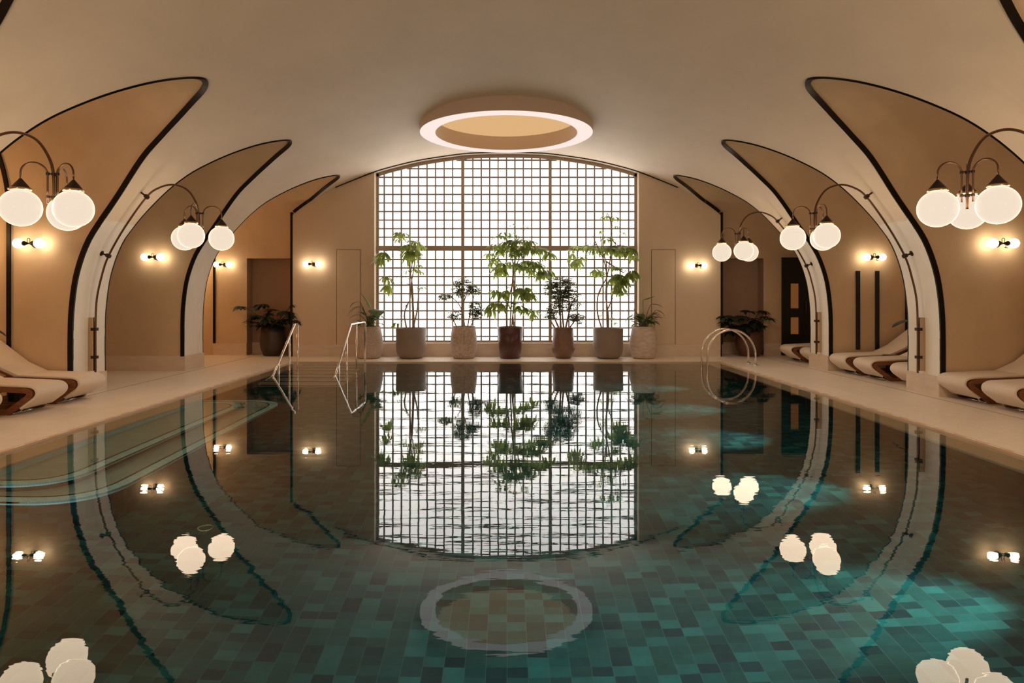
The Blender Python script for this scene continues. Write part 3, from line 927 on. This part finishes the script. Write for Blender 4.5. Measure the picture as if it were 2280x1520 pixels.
LOUNGE = [(1, 5.69, 8.555, 'cream sun lounger in the nearest right bay, the one beside the stone pier base'),
          (1, 5.69, 7.735, 'cream sun lounger at the right picture edge, nearest the viewer on that side'),
          (1, 5.70, 11.52, 'cream sun lounger in the middle right bay, farthest of its three'),
          (1, 5.72, 10.75, 'cream sun lounger in the middle right bay, middle of its three'),
          (1, 5.82, 9.865, 'cream sun lounger in the middle right bay, partly hidden behind the lamp pier'),
          (1, 5.72, 13.70, 'cream sun lounger standing in front of the black door'),
          (1, 5.80, 12.94, 'cream sun lounger in the far right bay, half hidden behind the farthest lamp pier'),
          (-1, 5.30, 8.555, 'cream sun lounger on the left, the one right beside the left lamp pier'),
          (-1, 5.28, 7.77, 'cream sun lounger on the left, middle one of the three in that bay'),
          (-1, 5.36, 6.83, 'cream sun lounger at the left picture edge, only its rounded foot end showing')]
for i, (sx, x, y, lab) in enumerate(LOUNGE):
    q = proto if i == 0 else copy_tree(proto)
    q.location = (sx * x, y, DZ); q.rotation_euler = (0, 0, 0 if sx > 0 else PI)
    q['label'] = lab
def side_table(x, y, h, label, r=.19):
    o = Vector((x, y, DZ))
    t = thing('side_table', o, label, 'side table', 'black side tables')
    b = MB(o); b.lathe([(.001, h), (r - .005, h), (r, h - .004), (r, h - .022), (r - .02, h - .03), (.001, h - .03)], (x, y, DZ), 40); b.build('table_top', M['black'], t)
    b = MB(o); b.lathe([(r - .05, h - .03), (r - .05, .01), (r - .06, .0)], (x, y, DZ), 32); b.build('drum_base', M['black'], t)
side_table(-6.06, 8.165, .345, 'low round black side table between the left sun loungers', .115)
side_table(6.42, 11.135, .36, 'low round black side table between the middle right sun loungers', .11)

# ------------------------------------------------------------------ handrails and ladder
def rail(x, yt, label):
    o = Vector((x, 12.5, -.6))
    t = thing('pool_handrail', o, label, 'handrail', 'entry step handrails')
    pts = [(x, yt, .80), (x, 12.50, .83), (x, 11.33, .0), (x, 10.95, -.27)]
    P3 = [Vector((p[1], p[2])) for p in pts]
    f = fillet([Vector((yt, .70 if yt < 13 else DZ))] + [Vector((yt, .83))] + P3[1:], [0, .07, .06, .0, 0], 6)
    b = MB(o); b.tube([(x, p.x, p.y) for p in f], .021, 12); b.build('top_rail', M['chrome'], t)
    for y in ([12.68, 12.2, 11.62] if yt < 13 else [12.94, 12.17, 11.59]):
        zt = .81 if y > 12.5 else .83 - (12.5 - y) * .709
        st = -.16 - .19 * int((PY1 - y) / .30)
        b = MB(o); b.tube([(x, y, zt), (x, y, st)], .016, 10); b.lathe([(.035, 0), (.035, .008), (.016, .012)], (x, y, st), 14); b.build('post', M['chrome'], t)
rail(-3.985, 12.70, 'polished steel handrail at the left edge of the entry steps')
rail(-2.925, 13.72, 'polished steel handrail with a long level top, right of the entry steps')
def hoop(y, label):
    o = Vector((4.82, y, DZ))
    t = thing('pool_ladder_hoop', o, label, 'ladder rail', 'arched ladder rails')
    pts = [(4.82, y, DZ), (4.82, y, .2)]
    for i in range(1, 25):
        th = PI * i / 24
        pts.append((4.355 + .465 * math.cos(th), y, .2 + .51 * math.sin(th)))
    pts += [(3.89, y, .0), (3.90, y, -.2), (4.0, y, -.7), (4.25, y, -1.0)]
    b = MB(o); b.tube(pts, .021, 12); b.build('rail', M['chrome'], t)
    b = MB(o); b.lathe([(.05, DZ + .0), (.05, DZ + .012), (.022, DZ + .02)], (4.82, y, 0), 20); b.build('base_plate', M['chrome'], t)
hoop(13.25, 'arched steel ladder rail at the far right corner, rear one of the pair')
hoop(12.87, 'arched steel ladder rail at the far right corner, front one of the pair')

# ------------------------------------------------------------------ plants
def leaf(mb, base, d0, L, W, droop, seg=6, tip=1.0, fold=.15, shape=None):
    """one blade: starts at base going d0 and bends down by droop radians along its length"""
    d = Vector(d0).normalized()
    hz = Vector((d.x, d.y, 0))
    side = Vector((0, 0, 1)).cross(d)
    side = side.normalized() if side.length > .05 else Vector((1, 0, 0))
    p = Vector(base); vs, fs = [], []
    for i in range(seg + 1):
        t = i / seg
        w = (shape(t) if shape else math.sin(PI * min(1, t ** .85)) ** .75) * W * .5
        up = side.cross(d) * -1
        vs += [p - side * w + up * -fold * w, p, p + side * w + up * -fold * w]
        d = Matrix.Rotation(droop / seg, 3, -side) @ d if False else (Matrix.Rotation(droop / seg, 3, side) @ d)
        p = p + d * (L / seg)
    for q in vs:
        lim = 14.715 if abs(q.x) > 2.9 and abs(q.x) < 4.75 else (14.98 if abs(q.x) < 2.9 else (15.40 if abs(q.x) < 5.78 else 15.05))
        if q.y > lim: q.y = lim - (q.y - lim) * .1
    for i in range(seg):
        a = i * 3
        fs += [(a, a + 1, a + 4, a + 3), (a + 1, a + 2, a + 5, a + 4)]
    mb.add(vs, fs, True)

def whorl(mb, c, n, L, W, rng, el=.25, droop=1.3, tilt=None):
    """palmate cluster of drooping leaflets round a petiole end"""
    a0 = rng.random() * 6.28
    for i in range(n):
        a = a0 + 2 * PI * i / n + rng.uniform(-.2, .2)
        d = Vector((math.cos(a), math.sin(a), el + rng.uniform(-.25, .2)))
        if tilt is not None: d = d + tilt
        leaf(mb, Vector(c) + d.normalized() * L * .16, d, L * rng.uniform(.75, 1.1), W * rng.uniform(.85, 1.1), droop * rng.uniform(.75, 1.2), 5)

def pot_thing(name, px, Yp, label, prof, m, group='potted trees before the window', soil_r=None):
    x = (px - CX) * Yp / F
    o = Vector((x, Yp, DZ))
    t = thing(name, o, label, 'potted plant', group)
    b = MB(o); b.lathe(prof, o, 48); b.build('pot', m, t)
    H = max(h for r, h in prof); ri = prof[-1][0]
    b = MB(o); b.lathe([(.001, prof[-1][1] + .012), (ri * .6, prof[-1][1] + .008), (ri + .004, prof[-1][1])], o, 32); b.build('soil', M['soil'], t)
    return t, o
def shell(outer, wall=.02, depth=.06):
    r, h = outer[-1]
    return [(.001, outer[0][1])] + outer + [(r - wall, h), (r - wall, h - depth)]

YP = 14.38
sf = F / YP
def pw(px): return px / sf
TAUPE = [(pw(20), 0), (pw(24), .012), (pw(29), .06), (pw(32), .14), (pw(33), .24), (pw(33.5), pw(67))]
STONE = [(pw(21), 0), (pw(25), .02), (pw(29), .14), (pw(30.5), .28), (pw(30), .42), (pw(27), .58), (pw(24.5), pw(71))]
BARREL = [(pw(21), 0), (pw(24), .015), (pw(28.5), .14), (pw(30), .30), (pw(29), .46), (pw(26), pw(71))]
MAROON = [(pw(21.5), 0), (pw(22.5), .01), (pw(26), .32), (pw(29.5), pw(70))]
WAIST = [(pw(15), 0), (pw(17), .01), (pw(24), .13), (pw(26), .21), (pw(25.6), .23), (pw(23.5), .40), (pw(22.5), pw(68))]

def cluster_plant(name, px, label, pot, pm, trunks, clusters, seed, lm, stemr=.015):
    rng = random.Random(seed)
    t, o = pot_thing(name, px, YP, label, shell(pot), pm)
    b = MB(o)
    ends = []
    for tr in trunks:
        base_y = rng.uniform(-.05, .05)
        pts = []
        for j, (x, y) in enumerate(tr):
            p = at(x, y, YP); p.y += base_y + rng.uniform(-.03, .03); pts.append(p)
        pts = catmull(pts, 5)
        n = len(pts)
        b.tube(pts, [stemr * (1.25 - .55 * i / n) for i in range(n)], 7)
        ends += pts[n // 2:]
    lf, pe = MB(o), MB(o)
    for (x, y, L, n, el, dr) in clusters:
        c = at(x, y, YP); c.y += rng.uniform(-.22, .16)
        e = min(ends, key=lambda q: (q - c).length + (0.6 if q.z > c.z + .05 else 0) * 1.0)
        m = (e + c) * .5 + Vector((0, 0, .06))
        pe.tube(catmull([e, m, c], 4), .0045, 5)
        out = (c - e); out.z = 0
        tl = out.normalized() * .35 if out.length > .08 else None
        whorl(lf, c, n + (2 if n > 5 else 0), L * 1.28, L * .32, rng, el, dr, tl)
        if L > .12:
            c2 = c + Vector((rng.uniform(-.10, .10), rng.uniform(-.2, .12), rng.uniform(-.09, .07)))
            pe.tube(catmull([e, (e + c2) * .5 + Vector((0, 0, .05)), c2], 4), .004, 5)
            whorl(lf, c2, n, L * 1.1, L * .29, rng, el, dr, tl)
    b.build('trunk', M['bark'], t)
    pe.build('petioles', M['stem'], t, recalc=False)
    lf.build('foliage', lm, t, recalc=False)
    return t

def C(ox, oy, s, lst):
    return [(ox + x / s, oy + y / s, L, n, el, dr) for (x, y, L, n, el, dr) in lst]
def Tk(ox, oy, s, lst): return [[(ox + x / s, oy + y / s) for x, y in tr] for tr in lst]
# tree 2
cluster_plant('potted_umbrella_tree', 915, 'tall slender umbrella tree in the left taupe pot, leaves drooping over the window edge', TAUPE, M['pot_taupe'],
    Tk(820, 480, 5.844, [[(575, 1490), (575, 1200), (560, 900), (575, 760), (600, 600)], [(600, 1490), (585, 1200), (570, 900), (545, 740), (500, 500)], [(505, 1490), (470, 1300), (500, 1170), (545, 1070), (548, 760), (620, 420)], [(585, 1480), (640, 1230), (645, 1130), (660, 1010)]]),
    C(820, 480, 5.844, [(435, 235, .19, 9, .15, 1.3), (430, 290, .15, 7, .3, 1.3), (600, 340, .16, 8, .35, 1.2), (560, 390, .20, 9, .1, 1.2), (660, 380, .19, 8, .1, 1.5), (560, 470, .26, 9, -.4, .8), (500, 440, .22, 6, -.2, 1.0), (620, 460, .20, 7, -.3, 1.0),
        (205, 460, .24, 9, -.5, .8), (190, 540, .20, 7, -.6, .6), (260, 790, .18, 7, -.2, .9), (240, 880, .22, 7, -.7, .5), (660, 640, .11, 7, .2, 1.3), (500, 720, .12, 6, .3, 1.4), (600, 700, .12, 7, .3, 1.4), (670, 725, .13, 7, .2, 1.5),
        (700, 935, .13, 8, .2, 1.0), (630, 925, .07, 5, .2, 1.0), (390, 1385, .17, 4, -.1, 1.2), (430, 1390, .10, 3, .1, 1.3), (500, 1300, .05, 3, .3, .7), (640, 1350, .05, 4, .2, .8)]), 2, M['scheff'])
# tree 4
cluster_plant('potted_umbrella_tree', 1136, 'big full umbrella tree in the maroon pot in the middle of the window', MAROON, M['pot_maroon'],
    Tk(1060, 480, 5.844, [[(405, 1480), (400, 1250), (430, 1050), (480, 850), (500, 600), (540, 320)], [(440, 1480), (455, 1200), (465, 950), (480, 700), (470, 420)], [(460, 1480), (490, 1150), (500, 950), (490, 760), (600, 450)], [(495, 1480), (480, 1300), (495, 1050), (470, 830)]]),
    C(1060, 480, 5.844, [(480, 125, .12, 8, .5, .8), (620, 140, .11, 8, .5, .8), (700, 150, .10, 6, .4, .9), (330, 275, .20, 8, .15, 1.1), (460, 270, .18, 7, .3, 1.1), (620, 320, .20, 9, .2, 1.3), (700, 340, .19, 8, .2, 1.4), (520, 340, .22, 10, .2, 1.3), (400, 350, .22, 9, .1, 1.3),
        (260, 370, .20, 8, .1, 1.2), (470, 410, .22, 9, .0, 1.3), (590, 430, .22, 9, .0, 1.2), (700, 420, .21, 8, .0, 1.3), (330, 430, .20, 8, .0, 1.3), (160, 480, .16, 6, -.1, 1.2), (245, 540, .19, 6, -.3, 1.0), (830, 430, .22, 8, .0, 1.5), (930, 470, .22, 6, -.3, 1.0), (540, 490, .17, 9, .1, 1.2),
        (350, 600, .25, 9, -.3, .9), (310, 660, .26, 8, -.6, .6), (440, 590, .16, 7, .0, 1.3), (560, 620, .24, 9, -.4, .8), (680, 580, .20, 9, -.1, 1.2), (790, 620, .22, 9, -.2, 1.1), (720, 690, .20, 8, -.4, .9), (850, 690, .24, 9, -.5, .8), (900, 690, .22, 6, -.5, .8), (640, 790, .09, 4, .1, .5),
        (480, 890, .12, 8, .1, .8), (300, 970, .24, 8, -.5, .7), (400, 960, .20, 7, -.4, .8), (560, 930, .26, 8, -.6, .6), (650, 930, .22, 8, -.2, 1.0), (690, 1000, .22, 7, -.6, .6), (600, 1000, .2, 6, -.7, .5), (250, 1130, .22, 7, -.3, .9), (200, 1190, .22, 6, -.6, .7), (330, 1120, .22, 6, -.6, .6), (560, 1160, .20, 7, -.3, .9), (650, 1190, .20, 7, -.2, .9), (740, 1220, .20, 6, -.3, .9), (500, 1170, .12, 6, .0, 1.0), (400, 1170, .14, 5, .0, 1.1), (360, 1360, .04, 4, .2, .6)]), 4, M['scheff'])
# tree 6
cluster_plant('potted_umbrella_tree', 1354, 'tall airy umbrella tree in the taupe pot on the right, topmost leaves highest of all', TAUPE, M['pot_taupe'],
    Tk(1260, 460, 5.43, [[(445, 1500), (385, 1290), (385, 1100), (430, 970), (490, 870), (520, 740), (545, 560), (545, 200), (520, 110)], [(500, 1500), (490, 1150), (490, 870), (470, 690), (420, 560), (340, 400)], [(515, 1500), (510, 1300), (485, 1100), (490, 900), (490, 680), (440, 540), (420, 380)], [(490, 660), (640, 760), (700, 800)], [(510, 1230), (540, 1150)]]),
    C(1260, 460, 5.43, [(500, 100, .16, 4, .2, 1.0), (545, 110, .15, 3, -.3, .8), (595, 120, .13, 5, -.2, .9), (430, 285, .11, 6, .2, 1.2), (590, 245, .09, 6, .2, 1.4), (690, 310, .10, 6, .2, 1.3), (470, 360, .07, 4, .3, 1.0), (300, 380, .05, 4, .3, .8), (290, 290, .04, 3, .3, .9),
        (140, 470, .15, 7, .1, 1.1), (90, 550, .19, 5, -.5, .8), (130, 620, .24, 6, -.7, .5), (170, 600, .15, 4, -.2, 1.0), (260, 470, .19, 9, .1, 1.3), (310, 500, .15, 6, .0, 1.3), (480, 400, .14, 8, .3, 1.2), (560, 420, .13, 7, .2, 1.2), (460, 490, .20, 9, .0, 1.3), (520, 500, .21, 9, -.1, 1.2), (600, 510, .20, 8, -.1, 1.2), (660, 510, .20, 8, .0, 1.5), (740, 480, .19, 8, .1, 1.3), (790, 500, .20, 8, -.2, 1.1), (790, 540, .20, 7, -.4, .9), (370, 520, .12, 5, .0, 1.2),
        (350, 760, .17, 7, .0, 1.4), (420, 770, .19, 7, -.1, 1.2), (600, 740, .16, 8, .2, 1.2), (630, 800, .22, 8, -.5, .8), (640, 880, .26, 8, -.8, .4), (550, 860, .22, 7, -.3, .9), (590, 1010, .15, 9, -.1, 1.1), (660, 950, .20, 6, -.7, .4), (780, 760, .24, 9, -.6, .6), (760, 800, .22, 6, -.8, .4), (450, 1010, .10, 5, .0, 1.2), (430, 1310, .09, 6, .2, 1.2), (560, 1350, .10, 8, .2, 1.1), (590, 1400, .09, 6, .1, 1.0)]), 6, M['scheff'])

def bush(name, px, label, pot, pm, lobes, stems, seed, n, ls, stemr=.012):
    rng = random.Random(seed)
    t, o = pot_thing(name, px, YP, label, shell(pot), pm)
    b, lf = MB(o), MB(o)
    heads = []
    for tr in stems:
        off = rng.uniform(-.06, .06)
        pts = catmull([at(x, y, YP) + Vector((0, off * (1 + 2 * j / len(tr)), 0)) for j, (x, y) in enumerate(tr)], 5)
        b.tube(pts, [stemr * (1.3 - .9 * i / len(pts)) for i in range(len(pts))], 6); heads += pts[len(pts) // 3:]
    tot = sum(l[4] for l in lobes)
    for (x, y, rx, rz, wgt) in lobes:
        c = at(x, y, YP)
        for i in range(int(n * wgt / tot)):
            while True:
                u = Vector((rng.uniform(-1, 1), rng.uniform(-1, 1), rng.uniform(-1, 1)))
                if .25 < u.length < 1: break
            p = c + Vector((u.x * rx, u.y * min(rx, .27), u.z * rz))
            if p.z < DZ + .62: continue
            e = min(heads, key=lambda q: (q - p).length)
            b.tube([e, (e + p) / 2 + Vector((0, 0, .015)), p], .0022, 4, False)
            whorl(lf, p, rng.choice((5, 6, 7)), ls, ls * .34, rng, .15, .9)
    b.build('branches', M['bark'], t, recalc=False)
    lf.build('foliage', M['small'], t, recalc=False)
bush('potted_bush', 1032.5, 'loose small-leaved bush in the mottled stone barrel pot, left of the maroon pot', BARREL, M['pot_mottled'],
    [(1030, 640, .24, .24, 5), (990, 660, .15, .085, 1.6), (1058, 645, .16, .10, 1.5), (1058, 690, .15, .24, 4), (1015, 700, .16, .15, 1.8)],
    [[(1030, 735), (1030, 680), (1030, 620)], [(1036, 735), (1028, 690), (1010, 665), (985, 655)], [(1040, 735), (1048, 690), (1058, 650)], [(1020, 735), (1008, 710), (1000, 700)], [(1044, 735), (1060, 700)], [(1030, 680), (1045, 640)]], 3, 400, .075)
bush('potted_bush', 1254, 'dense rounded small-leaved bush in the waisted brown pot, right of the maroon pot', WAIST, M['pot_brown'],
    [(1248, 642, .37, .29, 8), (1262, 668, .36, .26, 4), (1232, 690, .20, .2, 2), (1285, 708, .19, .13, 2), (1222, 700, .12, .15, .6)],
    [[(1250, 738), (1246, 690), (1240, 640)], [(1256, 738), (1252, 680), (1262, 630)], [(1258, 738), (1272, 680), (1285, 660)], [(1248, 738), (1232, 700), (1226, 680)], [(1262, 738), (1280, 715)], [(1240, 738), (1222, 705)]], 5, 900, .064, .018)

def blade_plant(name, px, Yp, label, pot, pm, leaves, seed, m, group, fill=14, fillL=.3):
    rng = random.Random(seed)
    t, o = pot_thing(name, px, Yp, label, shell(pot), pm, group)
    st, lf = MB(o), MB(o)
    top = max(h for r, h in pot)
    c0 = o + Vector((0, 0, top - .03))
    for (x, y, ang, L, W, el, dr) in leaves:        # blade base at the pixel, heading ang (0 = right, 90 = away)
        p = at(x, y, Yp); a = math.radians(ang); p.y += .10 * math.sin(a)
        st.tube(catmull([c0 + Vector((rng.uniform(-.08, .08), rng.uniform(-.08, .08), 0)), (c0 + p) / 2 + Vector((0, 0, .05)), p], 5), .006, 5)
        leaf(lf, p, (math.cos(a), math.sin(a), el), L, W * 1.35, dr, 9, shape=lambda t: (math.sin(PI * t ** .7) ** .8) if 0 < t < 1 else 0.02)
    for i in range(fill):
        a = rng.uniform(0, 6.28); r = rng.uniform(.02, .16)
        p = c0 + Vector((r * math.cos(a), r * math.sin(a), rng.uniform(.05, .26)))
        st.tube([c0 + Vector((rng.uniform(-.1, .1), rng.uniform(-.1, .1), 0)), p], .005, 5)
        leaf(lf, p, (math.cos(a), math.sin(a), rng.uniform(.5, 1.3)), fillL * rng.uniform(.7, 1.15), .105, rng.uniform(.7, 1.7), 8)
    st.build('stalks', M['stem'], t, recalc=False)
    lf.build('foliage', m, t, recalc=False)
blade_plant('potted_peace_lily', 822, YP, 'lance-leaved plant in the ribbed limestone pot behind the handrail, left end of the row', STONE, M['pot_stone'],
    [(806, 685, 190, .33, .075, .5, 1.9), (802, 672, 175, .30, .07, .4, 1.6), (808, 682, 200, .42, .08, .35, 1.7), (828, 690, 200, .46, .24, 3.5, .5), (836, 688, 300, .30, .26, .2, 1.6), (843, 690, 10, .26, .05, .5, 1.8), (840, 700, 345, .24, .045, .3, 1.7), (800, 700, 200, .25, .07, .2, 1.2), (812, 715, 215, .22, .09, -.2, .8)], 11, M['lily'], 'potted trees before the window', 30, .30)
blade_plant('potted_peace_lily', 1432.5, YP, 'lance-leaved plant in the veined pale stone pot, right end of the row', STONE, M['pot_veined'],
    [(1432, 668, 20, .32, .11, .45, .3), (1448, 678, 350, .30, .17, .5, 1.3), (1460, 690, 345, .26, .12, .1, 1.4), (1455, 700, 340, .24, .05, .2, 1.5), (1452, 718, 350, .24, .05, .5, 1.9), (1412, 690, 190, .38, .05, .5, 1.5), (1408, 684, 185, .32, .045, .9, 1.9), (1410, 705, 200, .28, .06, .4, 1.7), (1420, 700, 200, .25, .06, .6, 1.5)], 12, M['lily'], 'potted trees before the window', 36, .34)

def broad_plant(name, px, Yp, label, pot, pm, leaves, seed, group):
    rng = random.Random(seed)
    t, o = pot_thing(name, px, Yp, label, shell(pot), pm, group)
    st, lf = MB(o), MB(o)
    top = max(h for r, h in pot); c0 = o + Vector((0, 0, top - .03))
    for (x, y, s) in [l for l in leaves] + [(l[0] + rng.uniform(-9, 9), l[1] + rng.uniform(-4, 9), l[2] * .9) for l in leaves]:
        p = at(x, y, Yp); p.y += rng.uniform(-.22, .12)
        d = p - c0; a = math.atan2(d.y - .25, d.x) + rng.uniform(-.4, .4)
        st.tube(catmull([c0 + Vector((rng.uniform(-.06, .06), rng.uniform(-.06, .06), 0)), (c0 + p) / 2 + Vector((0, 0, .04)), p], 5), .006, 5)
        # split heart-shaped blade: fingers either side of a midrib
        L = s * 1.6 * rng.uniform(.9, 1.1)
        d0 = Vector((math.cos(a), math.sin(a), rng.uniform(-.1, .5)))
        leaf(lf, p, d0, L, L * .42, 1.2, 6)
        for sgn in (-1, 1):
            for q, (ang, ln) in enumerate(((.45, .9), (.9, .78), (1.4, .66), (2.0, .5))):
                aa = a + sgn * ang
                leaf(lf, p + d0 * L * .05 * (3 - q), (math.cos(aa), math.sin(aa), d0.z + .1), L * ln, L * .26, 1.1, 5)
    st.build('stalks', M['stem'], t, recalc=False)
    lf.build('foliage', M['dark_leaf'], t, recalc=False)
DK = [(.19, 0), (.215, .02), (.275, .20), (.285, .34), (.265, .52), (.245, .66)]
broad_plant('potted_monstera', 608, 14.98, 'dark broad-leaved plant in the tall dark pot in the left niche', DK, M['pot_dark'],
    [(546, 682, .17), (592, 676, .20), (608, 690, .16), (632, 692, .24), (645, 700, .20), (580, 706, .22), (600, 708, .24), (622, 715, .24), (640, 716, .22), (566, 718, .17), (660, 712, .13), (655, 680, .12), (590, 720, .2), (612, 724, .2)], 21, 'plants in the niches')
DK2 = [(.20, 0), (.225, .02), (.29, .18), (.30, .30), (.275, .46), (.25, .56)]
broad_plant('potted_monstera', 1668, 14.9, 'dark broad-leaved plant in the round terracotta pot in the right niche behind the ladder', DK2, M['pot_terra'],
    [(1612, 704, .20), (1625, 708, .22), (1640, 708, .22), (1655, 704, .20), (1672, 712, .22), (1660, 722, .24), (1640, 724, .24), (1620, 722, .2), (1675, 726, .2), (1663, 691, .14), (1697, 692, .16), (1700, 705, .17), (1690, 722, .14), (1648, 738, .16), (1630, 738, .14)], 22, 'plants in the niches')
# plants mostly hidden at the bays' heads
BLK = [(.08, 0), (.09, .02), (.10, .3), (.10, .40)]
def bay_plant(x, y, label, leaves, seed):
    rng = random.Random(seed)
    px = CX + x * F / y
    t, o = pot_thing('potted_plant', px, y, label, shell(BLK), M['black'], 'plants between the loungers')
    st, lf = MB(o), MB(o)
    c0 = o + Vector((0, 0, .38))
    for (dx, dy, dz, ang, L, W) in leaves:
        p = o + Vector((dx, dy, dz)); a = math.radians(ang)
        st.tube(catmull([c0, (c0 + p) / 2 + Vector((0, 0, .08)), p], 5), .007, 6)
        leaf(lf, p, (math.cos(a), math.sin(a), .25), L, W, 1.0, 8)
    st.build('stalks', M['stem'], t, recalc=False); lf.build('foliage', M['dark_leaf'], t, recalc=False)
bay_plant(6.78, 10.27, 'dark leafy plant in a black pot behind the right lamp pier, one drooping leaf showing',
    [(-.48, -.02, .98, 185, .42, .19), (-.22, -.05, .80, 200, .25, .12), (-.05, .05, .98, 100, .3, .14), (.1, -.02, .95, 20, .3, .14), (.05, -.1, .8, 270, .3, .13), (-.1, -.12, .62, 230, .22, .11)], 31)
bay_plant(-6.74, 8.165, 'dark plant at the left picture edge, only one leaf tip showing above the sun lounger',
    [(.30, 0, .95, 355, .36, .07), (.1, .1, 1.0, 60, .3, .13), (-.1, .1, .95, 160, .3, .14), (-.05, -.1, .9, 250, .3, .13), (.15, -.1, .75, 300, .25, .12)], 32)

# ------------------------------------------------------------------ lights
def point(name, loc, e, col, r=.15):
    L = bpy.data.lights.new(name, 'POINT'); L.energy = e; L.color = col; L.shadow_soft_size = r
    o = bpy.data.objects.new(name, L); COL.objects.link(o); o.location = loc; return o
# lit corridor behind the left bays
point('corridor_lamp', (-7.3, 8.35, 2.2), 20, (1, .62, .28), .1)
point('corridor_lamp', (-7.3, 14.6, 2.2), 26, (1, .62, .28), .1)
# added fill lights out of view in the near hall, no fixtures built
for sx in (-1, 1):
    point('hall_fill', (sx * 4.25, 3.1, 2.1), 50, (1, .80, .58), .17)
    point('hall_fill', (sx * 4.25, -.2, 2.1), 50, (1, .80, .58), .17)
# unseen spots under water, added to brighten the floor tiles and bench
for (x, y, tx, ty, e) in ((-1.4, 1.3, -.6, 5, 30), (.6, 1.3, .4, 5, 190), (2.6, 1.3, 1.8, 5, 150), (-3.7, 1.3, -3.7, 9, 170)):
    L = bpy.data.lights.new('underwater_spot', 'SPOT'); L.energy = e; L.color = (.55, .95, 1.0); L.spot_size = math.radians(100 if e != 170 else 45); L.spot_blend = 1.0; L.shadow_soft_size = .03
    lo = bpy.data.objects.new('underwater_spot', L); COL.objects.link(lo); lo.location = (x, y, -.5 if e != 170 else -.2)
    lo.rotation_euler = (Vector((tx, ty, -1.4 if e != 170 else -.45)) - lo.location).to_track_quat('-Z', 'Y').to_euler()
w = bpy.data.worlds.new('world'); sc.world = w; w.use_nodes = True
w.node_tree.nodes['Background'].inputs[0].default_value = (.02, .015, .01, 1); w.node_tree.nodes['Background'].inputs[1].default_value = .3

# ------------------------------------------------------------------ camera
cam = bpy.data.cameras.new('camera'); co = bpy.data.objects.new('camera', cam); COL.objects.link(co)
co.location = (0, 0, CH); co.rotation_euler = (PI / 2, 0, 0)
cam.sensor_fit = 'HORIZONTAL'; cam.sensor_width = 36.0; cam.lens = 36.0 * F / 2280
cam.shift_x = (1140 - CX) / 2280; cam.shift_y = -(760 - CY) / 2280
cam.clip_start = .05
sc.camera = co
vs_ = sc.view_settings
vs_.view_transform = 'Standard'; vs_.look = 'None'; vs_.gamma = 1.0; vs_.exposure = 0.12; vs_.use_curve_mapping = False
